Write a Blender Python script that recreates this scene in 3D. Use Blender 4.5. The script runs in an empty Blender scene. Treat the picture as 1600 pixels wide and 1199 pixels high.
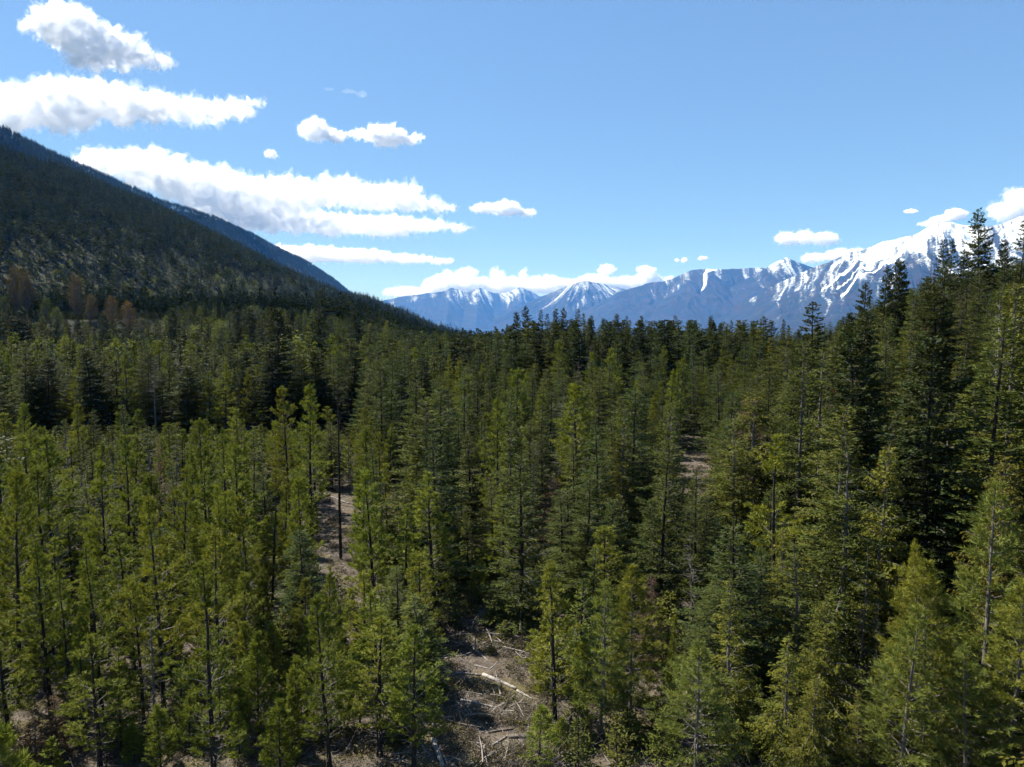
import bpy, math, random
import numpy as np
from mathutils import Vector, noise as mnoise

# ------------------------------------------------------------------ camera, sky, sun, exposure
SC = bpy.context.scene
COL = SC.collection
F = 1142.0                      # focal length in pixels of a 1600 px wide frame
PITCH = math.atan(92.0 / F)
CAMZ = 25.0
cam = bpy.data.cameras.new("camera")
cam.lens = F / 1600 * 36
cam.clip_start = 0.5
cam.clip_end = 90000
camo = bpy.data.objects.new("camera", cam)
COL.objects.link(camo)
camo.location = (0, 0, CAMZ)
camo.rotation_euler = (math.pi / 2 - PITCH, 0, 0)
SC.camera = camo

SUN_EL = math.radians(51)
SUN_AZ = math.radians(-60)      # measured from the view direction, negative to the left
SUN_DIR = Vector((math.sin(SUN_AZ) * math.cos(SUN_EL), math.cos(SUN_AZ) * math.cos(SUN_EL), math.sin(SUN_EL)))
world = bpy.data.worlds.new("World")
SC.world = world
world.use_nodes = True
wn = world.node_tree
sky = wn.nodes.new("ShaderNodeTexSky")
sky.sky_type = 'NISHITA'
sky.sun_disc = False
sky.sun_elevation = SUN_EL
sky.sun_rotation = SUN_AZ
sky.altitude = 2500
sky.air_density = 1.0
sky.dust_density = 0.0
sky.ozone_density = 3.0
bg = wn.nodes["Background"]
bg.inputs[1].default_value = 0.106
# even response over the whole sky: brightness rolls off as on film, hue kept
bw = wn.nodes.new("ShaderNodeRGBToBW")
pw = wn.nodes.new("ShaderNodeMath"); pw.operation = 'POWER'; pw.inputs[1].default_value = -0.5
ml = wn.nodes.new("ShaderNodeVectorMath"); ml.operation = 'SCALE'
wn.links.new(sky.outputs[0], bw.inputs[0]); wn.links.new(bw.outputs[0], pw.inputs[0])
wn.links.new(sky.outputs[0], ml.inputs[0]); wn.links.new(pw.outputs[0], ml.inputs['Scale'])
tn = wn.nodes.new("ShaderNodeVectorMath"); tn.operation = 'MULTIPLY'; tn.inputs[1].default_value = (0.95, 1.03, 0.99)
wn.links.new(ml.outputs[0], tn.inputs[0]); wn.links.new(tn.outputs[0], bg.inputs[0])

sun = bpy.data.lights.new("sun", 'SUN')
sun.energy = 5.0
sun.angle = math.radians(0.53)
sun.color = (1.0, 0.955, 0.88)
suno = bpy.data.objects.new("sun", sun)
COL.objects.link(suno)
suno.rotation_euler = (-SUN_DIR).to_track_quat('-Z', 'Y').to_euler()
suno.location = (-200, 50, 300)

SC.view_settings.view_transform = 'Standard'
SC.view_settings.look = 'None'
SC.view_settings.exposure = 1.38
SC.view_settings.gamma = 1.0
SC.view_settings.use_curve_mapping = False
cy = SC.cycles
cy.use_denoising = True
cy.max_bounces = 28
cy.diffuse_bounces = 2
cy.glossy_bounces = 1
cy.transmission_bounces = 3
cy.volume_bounces = 24
cy.transparent_max_bounces = 8
cy.use_adaptive_sampling = True
cy.adaptive_threshold = 0.02
cy.volume_max_steps = 256

RNG = np.random.default_rng(11)
random.seed(5)

# ------------------------------------------------------------------ helpers
CP, SP = math.cos(PITCH), math.sin(PITCH)

def px(u, v, Y):
    """world point seen at pixel (u, v) of the 1600x1199 frame, Y metres ahead of the camera"""
    a, b = (u - 800) / F, (599.5 - v) / F
    dx, dy, dz = a, CP + SP * b, -SP + CP * b
    k = Y / dy
    return np.array((dx * k, Y, CAMZ + dz * k))

def proj(x, y, z):
    dz = z - CAMZ
    fw = y * CP - dz * SP
    up = y * SP + dz * CP
    return 800 + F * x / fw, 599.5 - F * up / fw

def _h(ix, iy, seed):
    n = (ix.astype(np.int64) * 374761393 + iy.astype(np.int64) * 668265263 + seed * 1442695041) & 0x7fffffff
    n = ((n ^ (n >> 13)) * 1274126177) & 0x7fffffff
    n = ((n ^ (n >> 16)) * 1103515245) & 0x7fffffff
    return (n & 0xffff) / 65535.0

def vnoise(x, y, seed=0):
    x = np.asarray(x, float); y = np.asarray(y, float)
    ix, iy = np.floor(x), np.floor(y)
    fx, fy = x - ix, y - iy
    fx = fx * fx * fx * (fx * (fx * 6 - 15) + 10); fy = fy * fy * fy * (fy * (fy * 6 - 15) + 10)
    a = _h(ix, iy, seed); b = _h(ix + 1, iy, seed); c = _h(ix, iy + 1, seed); d = _h(ix + 1, iy + 1, seed)
    return (a + (b - a) * fx) * (1 - fy) + (c + (d - c) * fx) * fy

def fbm(x, y, seed=0, octs=4):
    s, a, t = 0, 0.5, 0
    for o in range(octs):
        s = s + a * vnoise(x * 2 ** o + 17.3 * o, y * 2 ** o - 9.1 * o, seed + o)
        t += a; a *= 0.5
    return s / t

def sstep(a, b, x):
    t = np.clip((x - a) / (b - a), 0, 1)
    return t * t * (3 - 2 * t)

def mesh_np(name, V, faces_list, mats, smooth=False, mat_idx=None):
    """V (n,3); faces_list: list of int arrays (m,3) or (m,4); one material index each"""
    me = bpy.data.meshes.new(name)
    V = np.asarray(V, np.float32)
    me.vertices.add(len(V)); me.vertices.foreach_set('co', V.ravel())
    loops, starts, totals, mi = [], [], [], []
    off = 0
    for k, Fc in enumerate(faces_list):
        Fc = np.asarray(Fc, np.int32)
        if len(Fc) == 0: continue
        n = Fc.shape[1]
        loops.append(Fc.ravel()); starts.append(off + np.arange(len(Fc), dtype=np.int32) * n)
        totals.append(np.full(len(Fc), n, np.int32)); off += Fc.size
        mi.append(np.full(len(Fc), 0 if mat_idx is None else mat_idx[k], np.int32))
    L = np.concatenate(loops)
    me.loops.add(len(L)); me.loops.foreach_set('vertex_index', L)
    S = np.concatenate(starts); me.polygons.add(len(S))
    me.polygons.foreach_set('loop_start', S)
    me.polygons.foreach_set('loop_total', np.concatenate(totals))
    me.polygons.foreach_set('material_index', np.concatenate(mi))
    me.polygons.foreach_set('use_smooth', np.full(len(S), smooth, bool))
    for m in mats: me.materials.append(m)
    me.update(calc_edges=True)
    return me

def link(name, me, parent=None):
    o = bpy.data.objects.new(name, me)
    COL.objects.link(o)
    if parent: o.parent = parent
    return o

def tag(o, label=None, cat=None, group=None, kind=None):
    if label: o['label'] = label
    if cat: o['category'] = cat
    if group: o['group'] = group
    if kind: o['kind'] = kind
    return o

# ------------------------------------------------------------------ materials
def new_mat(name):
    m = bpy.data.materials.new(name)
    m.use_nodes = True
    nt = m.node_tree
    for n in list(nt.nodes): nt.nodes.remove(n)
    out = nt.nodes.new('ShaderNodeOutputMaterial')
    return m, nt, out

def N(nt, typ, **kw):
    n = nt.nodes.new(typ)
    for k, v in kw.items():
        if k.startswith('i_'):
            n.inputs[int(k[2:])].default_value = v
        else:
            setattr(n, k, v)
    return n

def mixrgb(nt, fac, a, b, blend='MIX'):
    n = nt.nodes.new('ShaderNodeMix'); n.data_type = 'RGBA'; n.blend_type = blend
    for s, val in ((n.inputs[0], fac), (n.inputs[6], a), (n.inputs[7], b)):
        if hasattr(val, 'is_linked') or hasattr(val, 'links'): nt.links.new(val, s)
        elif isinstance(val, (int, float)): s.default_value = val
        else: s.default_value = (*val, 1)
    return n.outputs[2]

def ramp(nt, val, stops):
    r = nt.nodes.new('ShaderNodeValToRGB')
    el = r.color_ramp.elements
    while len(el) < len(stops): el.new(0.5)
    for e, (p, c) in zip(el, stops):
        e.position = p; e.color = (c, c, c, 1) if isinstance(c, (int, float)) else (*c, 1)
    nt.links.new(val, r.inputs[0])
    return r.outputs[0]

def needle_mat(name, c1, c2, c3, trans=0.22, vari=0.45, nscale=1.3, spec=0.10):
    """three greens mixed by clump noise and by the random number of each tree"""
    m, nt, out = new_mat(name)
    tc = N(nt, 'ShaderNodeTexCoord')
    oi = N(nt, 'ShaderNodeObjectInfo')
    nz = N(nt, 'ShaderNodeTexNoise'); nz.inputs['Scale'].default_value = nscale; nz.inputs['Detail'].default_value = 3
    nt.links.new(tc.outputs['Object'], nz.inputs['Vector'])
    f = ramp(nt, nz.outputs['Fac'], [(0.38, 0.0), (0.62, 1.0)])
    c = mixrgb(nt, f, c1, c2)
    f2 = ramp(nt, oi.outputs['Random'], [(0.3, 0.0), (1.0, 0.85)])
    c = mixrgb(nt, f2, c, c3)
    mul = N(nt, 'ShaderNodeMath', operation='MULTIPLY_ADD')
    frac = N(nt, 'ShaderNodeMath', operation='FRACT')
    m7 = N(nt, 'ShaderNodeMath', operation='MULTIPLY', i_1=7.31)
    nt.links.new(oi.outputs['Random'], m7.inputs[0]); nt.links.new(m7.outputs[0], frac.inputs[0])
    nt.links.new(frac.outputs[0], mul.inputs[0]); mul.inputs[1].default_value = vari; mul.inputs[2].default_value = 1 - vari * 0.6
    hv = N(nt, 'ShaderNodeHueSaturation'); nt.links.new(c, hv.inputs['Color']); nt.links.new(mul.outputs[0], hv.inputs['Value'])
    d = N(nt, 'ShaderNodeBsdfPrincipled'); d.inputs['Roughness'].default_value = 0.7
    d.inputs['Specular IOR Level'].default_value = spec
    nt.links.new(hv.outputs[0], d.inputs['Base Color'])
    t = N(nt, 'ShaderNodeBsdfTranslucent')
    tc2 = mixrgb(nt, 1.0, hv.outputs[0], (1.25, 1.2, 0.5), 'MULTIPLY')
    nt.links.new(tc2, t.inputs['Color'])
    mx = N(nt, 'ShaderNodeMixShader', i_0=trans)
    nt.links.new(d.outputs[0], mx.inputs[1]); nt.links.new(t.outputs[0], mx.inputs[2])
    nt.links.new(mx.outputs[0], out.inputs['Surface'])
    return m

def wood_mat(name, c1, c2, scale=6.0):
    m, nt, out = new_mat(name)
    tc = N(nt, 'ShaderNodeTexCoord')
    mp = N(nt, 'ShaderNodeMapping'); mp.inputs['Scale'].default_value = (1, 1, 0.3)
    nt.links.new(tc.outputs['Object'], mp.inputs['Vector'])
    nz = N(nt, 'ShaderNodeTexNoise'); nz.inputs['Scale'].default_value = scale; nz.inputs['Detail'].default_value = 5
    nt.links.new(mp.outputs[0], nz.inputs['Vector'])
    c = mixrgb(nt, ramp(nt, nz.outputs['Fac'], [(0.35, 0.0), (0.65, 1.0)]), c1, c2)
    d = N(nt, 'ShaderNodeBsdfPrincipled'); d.inputs['Roughness'].default_value = 0.9
    d.inputs['Specular IOR Level'].default_value = 0.15
    nt.links.new(c, d.inputs['Base Color'])
    nt.links.new(d.outputs[0], out.inputs['Surface'])
    return m

M = {}
M['pine'] = needle_mat('pine_needles', (0.088, 0.116, 0.016), (0.172, 0.196, 0.028), (0.160, 0.160, 0.022))
M['wpine'] = needle_mat('white_pine_needles', (0.085, 0.112, 0.024), (0.160, 0.176, 0.036), (0.215, 0.190, 0.014), vari=0.3)
M['fir'] = needle_mat('fir_needles', (0.030, 0.050, 0.012), (0.066, 0.086, 0.018), (0.080, 0.086, 0.018))
M['hem'] = needle_mat('hemlock_needles', (0.042, 0.060, 0.012), (0.096, 0.108, 0.019), (0.100, 0.102, 0.018))
M['cedar'] = needle_mat('cedar_sprays', (0.070, 0.086, 0.013), (0.145, 0.142, 0.020), (0.140, 0.122, 0.020))
M['dark'] = needle_mat('dark_fir_needles', (0.020, 0.032, 0.010), (0.042, 0.054, 0.015), (0.050, 0.056, 0.016))
M['hillfir'] = needle_mat('hill_conifer_needles', (0.022, 0.034, 0.012), (0.040, 0.052, 0.018), (0.056, 0.060, 0.024), nscale=0.4, vari=0.7, spec=0.0)
M['brown'] = needle_mat('dead_brown_needles', (0.090, 0.058, 0.034), (0.135, 0.092, 0.050), (0.110, 0.066, 0.044), trans=0.2)
M['rust'] = needle_mat('rust_buds', (0.115, 0.072, 0.032), (0.155, 0.100, 0.044), (0.140, 0.100, 0.046), trans=0.25, nscale=0.5)
M['leaf'] = needle_mat('spring_leaves', (0.075, 0.095, 0.030), (0.125, 0.140, 0.046), (0.115, 0.125, 0.050), trans=0.4, nscale=0.5)
M['grey'] = needle_mat('bare_grey_twigs', (0.060, 0.064, 0.042), (0.100, 0.102, 0.064), (0.078, 0.090, 0.046), trans=0.2, nscale=0.5)
M['bark'] = wood_mat('dark_bark', (0.014, 0.012, 0.010), (0.042, 0.035, 0.029))
M['gbark'] = wood_mat('grey_bark', (0.075, 0.066, 0.058), (0.160, 0.145, 0.130))
M['snag'] = wood_mat('weathered_wood', (0.22, 0.205, 0.185), (0.40, 0.375, 0.34))
M['log'] = wood_mat('bleached_log_wood', (0.15, 0.135, 0.12), (0.33, 0.305, 0.275), 4.0)
M['dlog'] = wood_mat('dark_log_wood', (0.07, 0.055, 0.045), (0.17, 0.145, 0.12), 4.0)
M['twig'] = wood_mat('dead_twig_wood', (0.14, 0.115, 0.10), (0.28, 0.25, 0.225))
M['litter'] = needle_mat('dry_leaves', (0.085, 0.066, 0.046), (0.15, 0.120, 0.085), (0.11, 0.10, 0.06), trans=0.15)
M['brush'] = wood_mat('brown_brush', (0.080, 0.068, 0.056), (0.165, 0.142, 0.118))

# ------------------------------------------------------------------ terrain
def tent(poly, slope_l, X, Yv):
    """highest value of (height - slope * distance) over a ridge polyline, X, Yv arrays"""
    best = np.full(X.shape, -1e9)
    for (a, b) in zip(poly[:-1], poly[1:]):
        ax, ay, az = a; bx, by, bz = b
        dx, dy = bx - ax, by - ay
        L2 = dx * dx + dy * dy
        t = np.clip(((X - ax) * dx + (Yv - ay) * dy) / L2, 0, 1)
        d = np.hypot(X - (ax + t * dx), Yv - (ay + t * dy))
        best = np.maximum(best, az + (bz - az) * t - slope_l * d)
    return best

def ridge_pts(lst, drop):
    return [tuple(px(u, v, Y) - np.array((0, 0, drop))) for u, v, Y in lst]

RIDGE1 = ridge_pts([(-700, -45, 1050), (-330, 80, 1180), (0, 207, 1400), (115, 257, 1560), (176, 286, 1700), (230, 311, 1850), (291, 352, 2000),
                    (345, 394, 2150), (422, 431, 2400), (499, 456, 2600), (542, 441, 2350), (575, 451, 2150),
                    (630, 470, 2000), (667, 493, 1900), (717, 508, 1800), (780, 526, 1700), (840, 548, 1600)], 28)
RIDGE2 = ridge_pts([(-500, -60, 3000), (0, 191, 3100), (77, 231, 3500), (165, 271, 4000), (245, 307, 4600), (326, 332, 5300), (407, 369, 6200),
                    (483, 409, 7200), (520, 433, 7700), (545, 460, 8000), (575, 505, 8200)], 17)

def ground_z(X, Yv):
    X = np.asarray(X, float); Yv = np.asarray(Yv, float)
    z = (fbm(X / 30, Yv / 30, 3, 3) - 0.5) * 2.4
    z = z + (fbm(X / 4.2, Yv / 4.2, 8, 3) - 0.5) * 0.55 * sstep(300, 60, Yv)
    # slope on the right
    e = X - np.maximum(30, 0.36 * Yv)
    z = z + 0.45 * (np.sqrt(e * e + 64) + e) * 0.5 * sstep(700, 330, Yv) * sstep(-60, 40, Yv) * (1 - 0.5 * sstep(60, 200, e))
    # low crest straight ahead
    z = z + 8.5 * np.exp(-((Yv - 240) / 62) ** 2) * sstep(-25, 12, X) * sstep(230, 120, X)
    # ground falls away beyond
    z = z - 165 * sstep(330, 3400, Yv) + 28 * sstep(305, 395, Yv) * sstep(-50, -135, X) * sstep(1300, 600, Yv)
    # valley wall on the left
    rough = (fbm(X / 260, Yv / 260, 21, 4) - 0.5) * 44 - 6
    t1 = tent(RIDGE1, 0.47, X, Yv) + rough * sstep(0, 200, -X)
    t2 = tent(RIDGE2, 0.85, X, Yv) + rough * 0.5
    t = np.maximum(t1, t2)
    k = 14.0
    d = t - z
    return z + 0.5 * (d + np.sqrt(d * d + k * k)) * sstep(-160, -20, d)

def gz(x, y):
    return float(ground_z(np.array([x]), np.array([y]))[0])

def build_ground():
    s = np.linspace(-1, 1, 251)
    xs = np.sinh(s * 7.2) / np.sinh(7.2) * 25500
    r = np.linspace(0, 1, 290)
    ys = -400 + 0 * r
    ys = np.concatenate([np.linspace(-400, 28, 18)[:-1], 28 + (np.exp(r * 7.4) - 1) / (np.exp(7.4) - 1) * 35500])
    X, Yv = np.meshgrid(xs, ys)
    Z = ground_z(X, Yv)
    nr, nc = X.shape
    V = np.stack([X, Yv, Z], -1).reshape(-1, 3)
    i = np.arange(nr * nc).reshape(nr, nc)
    Q = np.stack([i[:-1, :-1], i[:-1, 1:], i[1:, 1:], i[1:, :-1]], -1).reshape(-1, 4)
    m, nt, out = new_mat('forest_floor')
    tc = N(nt, 'ShaderNodeTexCoord')
    def nz(scale, det=4, rough=0.6):
        n = N(nt, 'ShaderNodeTexNoise'); n.inputs['Scale'].default_value = scale; n.inputs['Detail'].default_value = det; n.inputs['Roughness'].default_value = rough
        nt.links.new(tc.outputs['Object'], n.inputs['Vector']); return n.outputs['Fac']
    c = mixrgb(nt, ramp(nt, nz(1.7, 6), [(0.35, 0), (0.65, 1)]), (0.064, 0.053, 0.042), (0.150, 0.126, 0.100))
    c = mixrgb(nt, ramp(nt, nz(0.33, 5), [(0.5, 0), (0.62, 0.75)]), c, (0.105, 0.092, 0.026))
    c = mixrgb(nt, ramp(nt, nz(0.55, 6), [(0.55, 0), (0.7, 0.8)]), c, (0.145, 0.108, 0.062))
    c = mixrgb(nt, ramp(nt, nz(9.0, 6), [(0.35, 0.75), (0.6, 0)]), c, (0.030, 0.023, 0.018))
    # far ground is wooded: dark needle colour
    sep = N(nt, 'ShaderNodeSeparateXYZ'); nt.links.new(tc.outputs['Object'], sep.inputs[0])
    mr = N(nt, 'ShaderNodeMapRange', i_1=180.0, i_2=420.0); nt.links.new(sep.outputs[1], mr.inputs[0])
    c = mixrgb(nt, mr.outputs[0], c, mixrgb(nt, ramp(nt, nz(0.02, 6), [(0.4, 0), (0.6, 1)]), (0.018, 0.024, 0.012), (0.034, 0.036, 0.020)))
    d = N(nt, 'ShaderNodeBsdfPrincipled'); d.inputs['Roughness'].default_value = 0.95; d.inputs['Specular IOR Level'].default_value = 0.1
    nt.links.new(c, d.inputs['Base Color'])
    bp = N(nt, 'ShaderNodeBump'); bp.inputs['Strength'].default_value = 0.9; bp.inputs['Distance'].default_value = 0.12
    nt.links.new(nz(5.0, 6, 0.7), bp.inputs['Height']); nt.links.new(bp.outputs[0], d.inputs['Normal'])
    nt.links.new(d.outputs[0], out.inputs['Surface'])
    o = link('ground', mesh_np('ground', V, [Q], [m], smooth=True))
    tag(o, 'brown forest floor running back into a wooded valley wall', 'ground', kind='structure')

build_ground()

# ------------------------------------------------------------------ lake
def build_lake():
    m, nt, out = new_mat('lake_water')
    d = N(nt, 'ShaderNodeBsdfPrincipled'); d.inputs['Base Color'].default_value = (0.03, 0.06, 0.09, 1); d.inputs['Roughness'].default_value = 0.08
    nz = N(nt, 'ShaderNodeTexNoise'); nz.inputs['Scale'].default_value = 0.05
    tc = N(nt, 'ShaderNodeTexCoord'); nt.links.new(tc.outputs['Object'], nz.inputs['Vector'])
    bp = N(nt, 'ShaderNodeBump'); bp.inputs['Strength'].default_value = 0.25; nt.links.new(nz.outputs['Fac'], bp.inputs['Height']); nt.links.new(bp.outputs[0], d.inputs['Normal'])
    nt.links.new(d.outputs[0], out.inputs['Surface'])
    V = [(-3500, 6200, -134), (11000, 6200, -134), (9000, 20500, -134), (-5200, 20500, -134)]
    o = link('lake', mesh_np('lake', V, [np.array([[0, 1, 2, 3]])], [m]))
    tag(o, 'sliver of pale lake water at the foot of the far mountains', 'lake', kind='structure')
build_lake()

# ------------------------------------------------------------------ mountains
def mountain_mat(name, forest, rock):
    m, nt, out = new_mat(name)
    at = N(nt, 'ShaderNodeAttribute', attribute_name='snow')
    tc = N(nt, 'ShaderNodeTexCoord')
    def nz(scale, det=6, rough=0.65):
        n = N(nt, 'ShaderNodeTexNoise'); n.inputs['Scale'].default_value = scale; n.inputs['Detail'].default_value = det; n.inputs['Roughness'].default_value = rough
        nt.links.new(tc.outputs['Object'], n.inputs['Vector']); return n.outputs['Fac']
    c = mixrgb(nt, ramp(nt, nz(0.0035), [(0.40, 0), (0.62, 1)]), forest, rock)
    c = mixrgb(nt, ramp(nt, nz(0.0022), [(0.55, 0), (0.68, 0.7)]), c, (0.036, 0.032, 0.016))
    add = N(nt, 'ShaderNodeMath', operation='MULTIPLY_ADD', i_1=2.2, i_2=-1.1)
    nt.links.new(nz(0.019, 9, 0.8), add.inputs[0])
    sm = N(nt, 'ShaderNodeMath', operation='ADD'); nt.links.new(add.outputs[0], sm.inputs[0]); nt.links.new(at.outputs['Fac'], sm.inputs[1])
    f = ramp(nt, sm.outputs[0], [(0.34, 0), (0.92, 1)])
    c = mixrgb(nt, f, c, (0.80, 0.88, 0.92))
    d = N(nt, 'ShaderNodeBsdfPrincipled'); d.inputs['Roughness'].default_value = 0.9; d.inputs['Specular IOR Level'].default_value = 0.1
    nt.links.new(c, d.inputs['Base Color'])
    bp = N(nt, 'ShaderNodeBump'); bp.inputs['Strength'].default_value = 0.7; bp.inputs['Distance'].default_value = 25
    nt.links.new(nz(0.012, 8, 0.7), bp.inputs['Height']); nt.links.new(bp.outputs[0], d.inputs['Normal'])
    nt.links.new(d.outputs[0], out.inputs['Surface'])
    return m

KFAR = 1.45     # far things stand this much farther than first laid out
def mountain(name, label, pts, snowline, snowsoft, seed, mat, drift=-0.5, nt_=260, nd=130, jag=1.0, width=2.3, gul=0.34, fan=None, chutes=(), smax=0.72):
    """pts: (u, v, depth) along the skyline; the slope runs down from it on both sides"""
    P = np.array([px(u, v, Y * KFAR) for u, v, Y in pts])
    snowline, snowsoft = snowline * KFAR, snowsoft * KFAR
    base = -150.0
    seg = np.hypot(np.diff(P[:, 0]), np.diff(P[:, 1])); s = np.concatenate([[0], np.cumsum(seg)])
    T = np.linspace(0, s[-1], nt_)
    cx, cyy, cz = (np.interp(T, s, P[:, k]) for k in range(3))
    Hm = cz.max() - base
    d0 = P[-1, :2] - P[0, :2]; d0 = d0 / np.linalg.norm(d0)
    nrm = np.array((d0[1], -d0[0]))          # towards the camera side
    if nrm[1] > 0: nrm = -nrm
    D = Hm * width
    dd = np.concatenate([-np.linspace(0.7, 0.02, 24), np.linspace(0, 1, nd) ** 1.15]) * D
    TT, DD = np.meshgrid(T, dd)
    CZ = np.interp(TT, T, cz)
    jz = (fbm(TT / 260, TT * 0, seed, 4) - 0.5) * 70 * jag * sstep(0, 1, (CZ - base) / 900)
    sf = np.clip(np.abs(DD) / (D * np.clip((CZ - base) / Hm, 0.25, 1)), 0, 1)
    prof = (1 - sf) ** 1.28
    tt = TT + drift * DD + (fbm(TT / 900, DD / 900, seed + 3, 3) - 0.5) * 700
    if fan is not None:
        Tf = np.interp(fan, [p[0] for p in pts], s)
        tt = Tf + (TT - Tf) / (0.30 + 1.6 * sf) + (fbm(TT / 900, DD / 900, seed + 3, 3) - 0.5) * 200
    g = np.zeros_like(TT); tot = 0
    for lam, a in ((1500, 1.0), (640, 0.65), (270, 0.42), (110, 0.24)):
        v = vnoise(tt / lam, DD / (lam * 4.5), seed + int(lam))
        g += a * (1 - np.abs(2 * v - 1)); tot += a
    g = g / tot - 0.55                        # ridge positive, gully negative
    env = sstep(0.0, 0.22, sf) * (1 - sf) ** 0.7
    Z = base + (CZ + jz - base) * prof + gul * (CZ - base) * g * env
    Z += (fbm(TT / 150, DD / 150, seed + 40, 3) - 0.5) * 40 * env
    X = np.interp(TT, T, cx) + nrm[0] * DD; Yv = np.interp(TT, T, cyy) + nrm[1] * DD
    V = np.stack([X, Yv, Z], -1).reshape(-1, 3)
    nr, nc = TT.shape
    i = np.arange(nr * nc).reshape(nr, nc)
    Q = np.stack([i[:-1, :-1], i[1:, :-1], i[1:, 1:], i[:-1, 1:]], -1).reshape(-1, 4)
    me = mesh_np(name, V, [Q], [mat], smooth=True)
    base_ = (Z - snowline) / snowsoft * 0.5 + 0.5
    ts = TT + 0.55 * drift * DD + (fbm(TT / 1400, DD / 1400, seed + 13, 3) - 0.5) * 420
    if fan is not None: ts = tt
    rdg = lambda a, b, q: 1 - np.abs(2 * vnoise(ts / a, DD / b, seed + q) - 1)
    gs = 0.34 * rdg(300, 2600, 71) + 0.36 * rdg(120, 1300, 72) + 0.30 * rdg(55, 700, 73)
    sn = np.minimum(base_, smax) - 0.25 * g + 1.2 * (gs - 0.58) * sstep(1.5, 0.6, base_) + 0.35 * (fbm(TT / 420, DD / 420, seed + 9, 3) - 0.5)
    for cu, cw, cs, cd in chutes:
        Tc = np.interp(cu, [p[0] for p in pts], s)
        w = cw * (0.5 + 1.0 * vnoise(DD / 260, DD * 0, seed + 5))
        sn += 1.1 * np.exp(-((TT + cd * DD - Tc + 60 * np.sin(DD / 210)) / w) ** 2) * sstep(cs, cs - 0.05, sf)
    at = me.attributes.new('snow', 'FLOAT', 'POINT')
    at.data.foreach_set('value', np.clip(sn, -0.3, 1.4).astype(np.float32).ravel())
    o = link(name, me)
    tag(o, label, 'mountain', kind='structure')
    return o

MM = mountain_mat('mountain_slope', (0.008, 0.013, 0.008), (0.022, 0.018, 0.015))
mountain('mountain', 'distant pale blue ridge with snow streaks at the valley gap',
         [(540, 480, 21000), (622, 465, 21000), (664, 459, 21000), (690, 456, 21000), (706, 450, 21000), (729, 457, 21000), (749, 450, 21000), (774, 459, 21000), (790, 458, 21000), (813, 449, 21000), (826, 454, 21000), (845, 463, 21000), (880, 478, 21000), (930, 492, 21000)],
         1050, 480, 4, MM, jag=0.9)
mountain('mountain', 'lone conical blue peak with fan of snow gullies',
         [(770, 500, 17000), (840, 466, 17000), (880, 449, 17000), (914, 438, 17000), (943, 444, 17000), (976, 452, 17000), (1040, 480, 17000)],
         960, 560, 17, MM, drift=0.05, jag=0.5, fan=918)
mountain('mountain', 'broad blue mountain with one wide snow chute below its top',
         [(900, 492, 15500), (976, 453, 15000), (1015, 442, 14800), (1048, 437, 14600), (1080, 423, 14400), (1112, 420, 14200), (1148, 420, 14000), (1191, 419, 13800), (1230, 425, 13600), (1300, 470, 13400)],
         1260, 560, 31, MM, drift=-0.6, chutes=((1110, 75, 0.34, 0.02),), nt_=340)
mountain('mountain', 'dark blue mountain with a small snow-capped pyramid summit',
         [(1080, 490, 13500), (1150, 445, 13200), (1190, 423, 13000), (1212, 410, 12900), (1228, 403, 12900), (1245, 409, 12800), (1269, 418, 12700), (1330, 445, 12500), (1400, 480, 12300)],
         1180, 520, 45, MM, drift=-0.5, jag=0.5)
mountain('mountain', 'big white snow mountain rising behind the slope trees',
         [(1150, 480, 11800), (1215, 445, 11400), (1269, 420, 11000), (1327, 396, 10500), (1366, 386, 10200), (1382, 378, 10000), (1430, 366, 9600), (1466, 347, 9400), (1490, 349, 9200), (1528, 354, 9000), (1566, 350, 8800), (1600, 336, 8500), (1680, 318, 8200), (1800, 345, 8000), (2000, 400, 7800)],
         1030, 820, 58, MM, drift=-0.75, nt_=450, nd=170, smax=1.15, chutes=((1375, 45, 0.42, 0.45), (1450, 55, 0.55, 0.5), (1420, 40, 0.45, 0.55)))

# ------------------------------------------------------------------ tree models
def unit(A):
    return A / np.maximum(np.linalg.norm(A, axis=-1, keepdims=True), 1e-9)

def tubes(P, R, sides=5):
    """P (n, k, 3) centre lines, R (n, k) radii -> verts, quads"""
    n, k, _ = P.shape
    T = np.gradient(P, axis=1) if k > 2 else np.repeat((P[:, 1:] - P[:, :1]), k, 1)
    T = unit(T)
    ref = np.where(np.abs(T[..., 2:3]) > 0.9, np.array((1.0, 0, 0)), np.array((0, 0, 1.0)))
    A = unit(np.cross(T, ref)); B = np.cross(T, A)
    ang = np.arange(sides) / sides * 2 * np.pi
    V = P[:, :, None, :] + R[:, :, None, None] * (np.cos(ang)[:, None] * A[:, :, None, :] + np.sin(ang)[:, None] * B[:, :, None, :])
    i = np.arange(n * k * sides).reshape(n, k, sides)
    a = i[:, :-1, :]; b = np.roll(i, -1, 2)[:, :-1, :]; c = np.roll(i, -1, 2)[:, 1:, :]; d = i[:, 1:, :]
    return V.reshape(-1, 3), np.stack([a, b, c, d], -1).reshape(-1, 4)

def blades(P, D, L, W, rng, flat=None):
    """leaf-shaped quads from P along D; flat: 0..1 how strongly they lie level"""
    n = len(P)
    S = rng.normal(size=(n, 3))
    if flat is not None:
        S[:, 2] *= (1 - flat)
    S = unit(np.cross(D, np.cross(S, D)) if False else S - (S * D).sum(1, keepdims=True) * D)
    L = np.broadcast_to(np.asarray(L, float), (n,))[:, None]; W = np.broadcast_to(np.asarray(W, float), (n,))[:, None]
    mid = P + D * L * 0.5
    V = np.stack([P, mid + S * W * 0.5, P + D * L, mid - S * W * 0.5], 1)
    i = np.arange(n * 4).reshape(n, 4)
    return V.reshape(-1, 3), i

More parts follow.
